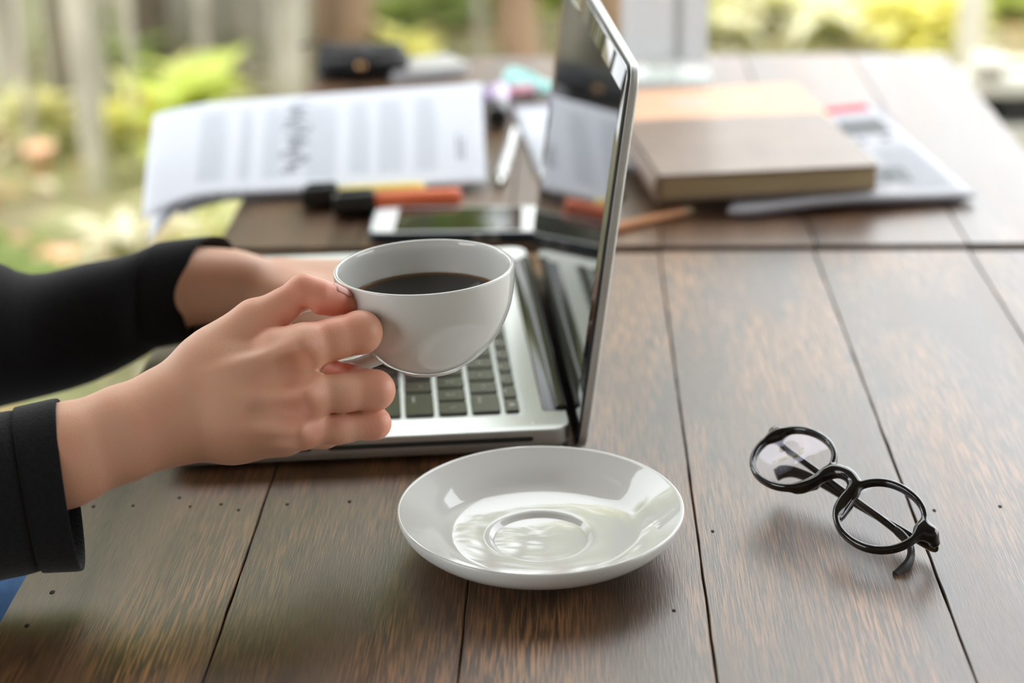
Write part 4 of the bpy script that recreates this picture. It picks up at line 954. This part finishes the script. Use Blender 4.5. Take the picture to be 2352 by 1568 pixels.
# leafy plants: pixel column, foot row, size, leaf colour
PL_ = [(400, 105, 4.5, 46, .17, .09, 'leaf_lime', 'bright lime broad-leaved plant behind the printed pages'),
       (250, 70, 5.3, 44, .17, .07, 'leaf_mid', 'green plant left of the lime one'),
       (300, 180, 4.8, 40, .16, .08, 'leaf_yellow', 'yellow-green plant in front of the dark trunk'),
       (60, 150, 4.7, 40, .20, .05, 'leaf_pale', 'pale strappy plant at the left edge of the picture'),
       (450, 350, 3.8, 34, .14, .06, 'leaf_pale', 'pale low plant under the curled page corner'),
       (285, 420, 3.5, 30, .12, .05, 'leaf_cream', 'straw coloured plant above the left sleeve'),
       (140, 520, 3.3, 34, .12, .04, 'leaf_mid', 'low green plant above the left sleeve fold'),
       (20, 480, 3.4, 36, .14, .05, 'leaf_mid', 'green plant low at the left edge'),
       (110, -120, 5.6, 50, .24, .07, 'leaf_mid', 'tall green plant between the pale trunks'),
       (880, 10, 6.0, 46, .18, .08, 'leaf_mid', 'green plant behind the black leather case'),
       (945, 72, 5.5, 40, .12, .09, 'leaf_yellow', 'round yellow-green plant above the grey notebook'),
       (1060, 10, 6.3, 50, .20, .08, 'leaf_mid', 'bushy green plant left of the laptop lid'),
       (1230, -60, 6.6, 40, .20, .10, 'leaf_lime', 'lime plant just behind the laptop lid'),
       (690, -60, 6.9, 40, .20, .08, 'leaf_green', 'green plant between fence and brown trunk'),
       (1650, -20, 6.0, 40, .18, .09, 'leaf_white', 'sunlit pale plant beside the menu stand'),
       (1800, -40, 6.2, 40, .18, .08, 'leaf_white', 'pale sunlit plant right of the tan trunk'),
       (1930, -20, 6.0, 40, .18, .08, 'leaf_white', 'bright pale plant above the far table'),
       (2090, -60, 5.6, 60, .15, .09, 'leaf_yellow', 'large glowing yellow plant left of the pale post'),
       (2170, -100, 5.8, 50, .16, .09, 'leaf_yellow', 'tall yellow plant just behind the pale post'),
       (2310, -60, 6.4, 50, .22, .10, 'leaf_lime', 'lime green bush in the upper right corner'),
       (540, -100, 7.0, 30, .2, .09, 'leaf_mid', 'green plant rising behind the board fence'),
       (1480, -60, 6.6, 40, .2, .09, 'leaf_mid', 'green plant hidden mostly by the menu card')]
for i, (px, py, Y, n, ln, wd, m, lb) in enumerate(PL_):
    h = max(.15, atY(px, py, Y)[2]-GZ-ln*.3)
    plant('leafy_plant', lb, gp_(px, py, Y), h, n, ln, wd, M[m], 100+i, spread=.16 if m != 'leaf_yellow' else .12)
# more dense hedge right and left so that the ground does not show bare
HL = ['hedge shrub '+q for q in ('beyond the left edge of the picture', 'behind the far left pale trunks', 'behind the leaning whitish stem', 'behind the left end of the board fence', 'behind the right end of the board fence', 'behind the thick brown trunk', 'behind the round yellow-green plant', 'behind the laptop lid top', 'behind the menu card', 'behind the tan trunk', 'behind the bright pale plant', 'behind the slim pale post')]
for i, px in enumerate(range(-260, 2500, 230)):
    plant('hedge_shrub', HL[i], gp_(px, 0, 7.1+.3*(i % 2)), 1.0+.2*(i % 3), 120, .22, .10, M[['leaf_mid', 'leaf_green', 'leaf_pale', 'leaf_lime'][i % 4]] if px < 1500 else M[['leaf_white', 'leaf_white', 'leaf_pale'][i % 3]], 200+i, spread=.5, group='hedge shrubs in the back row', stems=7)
# terracotta pots on the left
for i, (px, py, Y, s_, lb) in enumerate(((92, 370, 4.5, .5, 'terracotta pot standing behind the leaning whitish stem'), (150, 540, 3.7, .42, 'smaller terracotta pot nearer the left sleeve'))):
    o = lathe('plant_pot', [(1e-4, 0), (.05*s_, 0), (.07*s_, .14*s_), (.078*s_, .14*s_), (.078*s_, .165*s_), (.068*s_, .165*s_), (.06*s_, .12*s_), (1e-4, .12*s_)], mat('terracotta', (.74, .45, .30), .8), None, 32); o.location = gp_(px, py, Y); tag(o, lb, 'pot')
# fallen leaves and grass: nobody could count them
R = random.Random(5); it = []
for i in range(1400):
    x, y = R.uniform(-3.2, 2.4), R.uniform(2.5, 7.5); it.append((np.array([x, y, GZ+.01+R.uniform(0, .02)]), np.array([R.uniform(-1, 1), R.uniform(-1, 1), R.uniform(-.1, .3)]), np.array([0, 0, 1.]), R.uniform(.06, .13), R.uniform(.03, .06), .2, 2))
lv = leaves('fallen_leaves', it[:900], M['leaf_cream'], None, np.zeros(3)); tag(lv, 'pale fallen leaves scattered over the garden ground', 'leaves', kind='stuff')
lv = leaves('fallen_leaves', it[900:], M['leaf_dry'], None, np.zeros(3)); tag(lv, 'rusty dry leaves scattered over the garden ground', 'leaves', kind='stuff')
it = []
for i in range(5000):
    x, y = R.uniform(-3.2, 2.4), R.uniform(2.5, 7.0); it.append((np.array([x, y, GZ-.01]), np.array([R.uniform(-.5, .5), R.uniform(-.5, .5), 1.]), np.array([1., 0, 0]), R.uniform(.08, .2), .012, .3, 2))
gs = leaves('grass', it, M['grass'], None, np.zeros(3)); tag(gs, 'tufts of green grass growing over the garden ground', 'grass', kind='stuff')
# pale post and white bench at the right
x, y, z = gp_(2226, 100, 4.6); ps = box('garden_post', (-.03, -.03, 0), (.03, .03, 2.3), 'cream', None, .004); ps.location = (x, y, GZ); tag(ps, 'slim pale post right of the glowing yellow plants', 'post')
BY = 3.3; zb = lambda py: float(atY(2300, py, BY)[2]); xb = float(atY(2232, 200, BY)[0])
bc = thing('garden_bench', 'cream bench with a dark panel behind the slats at the right edge', 'bench', (xb+.6, BY, GZ))
for (p0_, p1_) in ((158, 138), (216, 194), (326, 290)): box('slat', (-.6, -.02, zb(p0_)-GZ), (.6, .02, zb(p1_)-GZ), 'cream', bc, .003)
for y0 in (.10,): box('slat', (-.6, y0-.04, zb(200)-GZ-.03), (.6, y0+.04, zb(200)-GZ), 'cream', bc, .003)
box('dark_panel', (-.58, .02, zb(330)-GZ), (.58, .04, zb(196)-GZ), 'slot', bc)  # solid near-black sheet spanning the gap between the slats
for x in (-.59, .54):
    for y0 in (.02, .12): box('leg', (x, y0, 0), (x+.05, y0+.05, zb(205)-GZ-.03), 'cream', bc)
    box('back_post', (x, .02, zb(205)-GZ), (x+.05, .07, zb(138)-GZ), 'cream', bc)
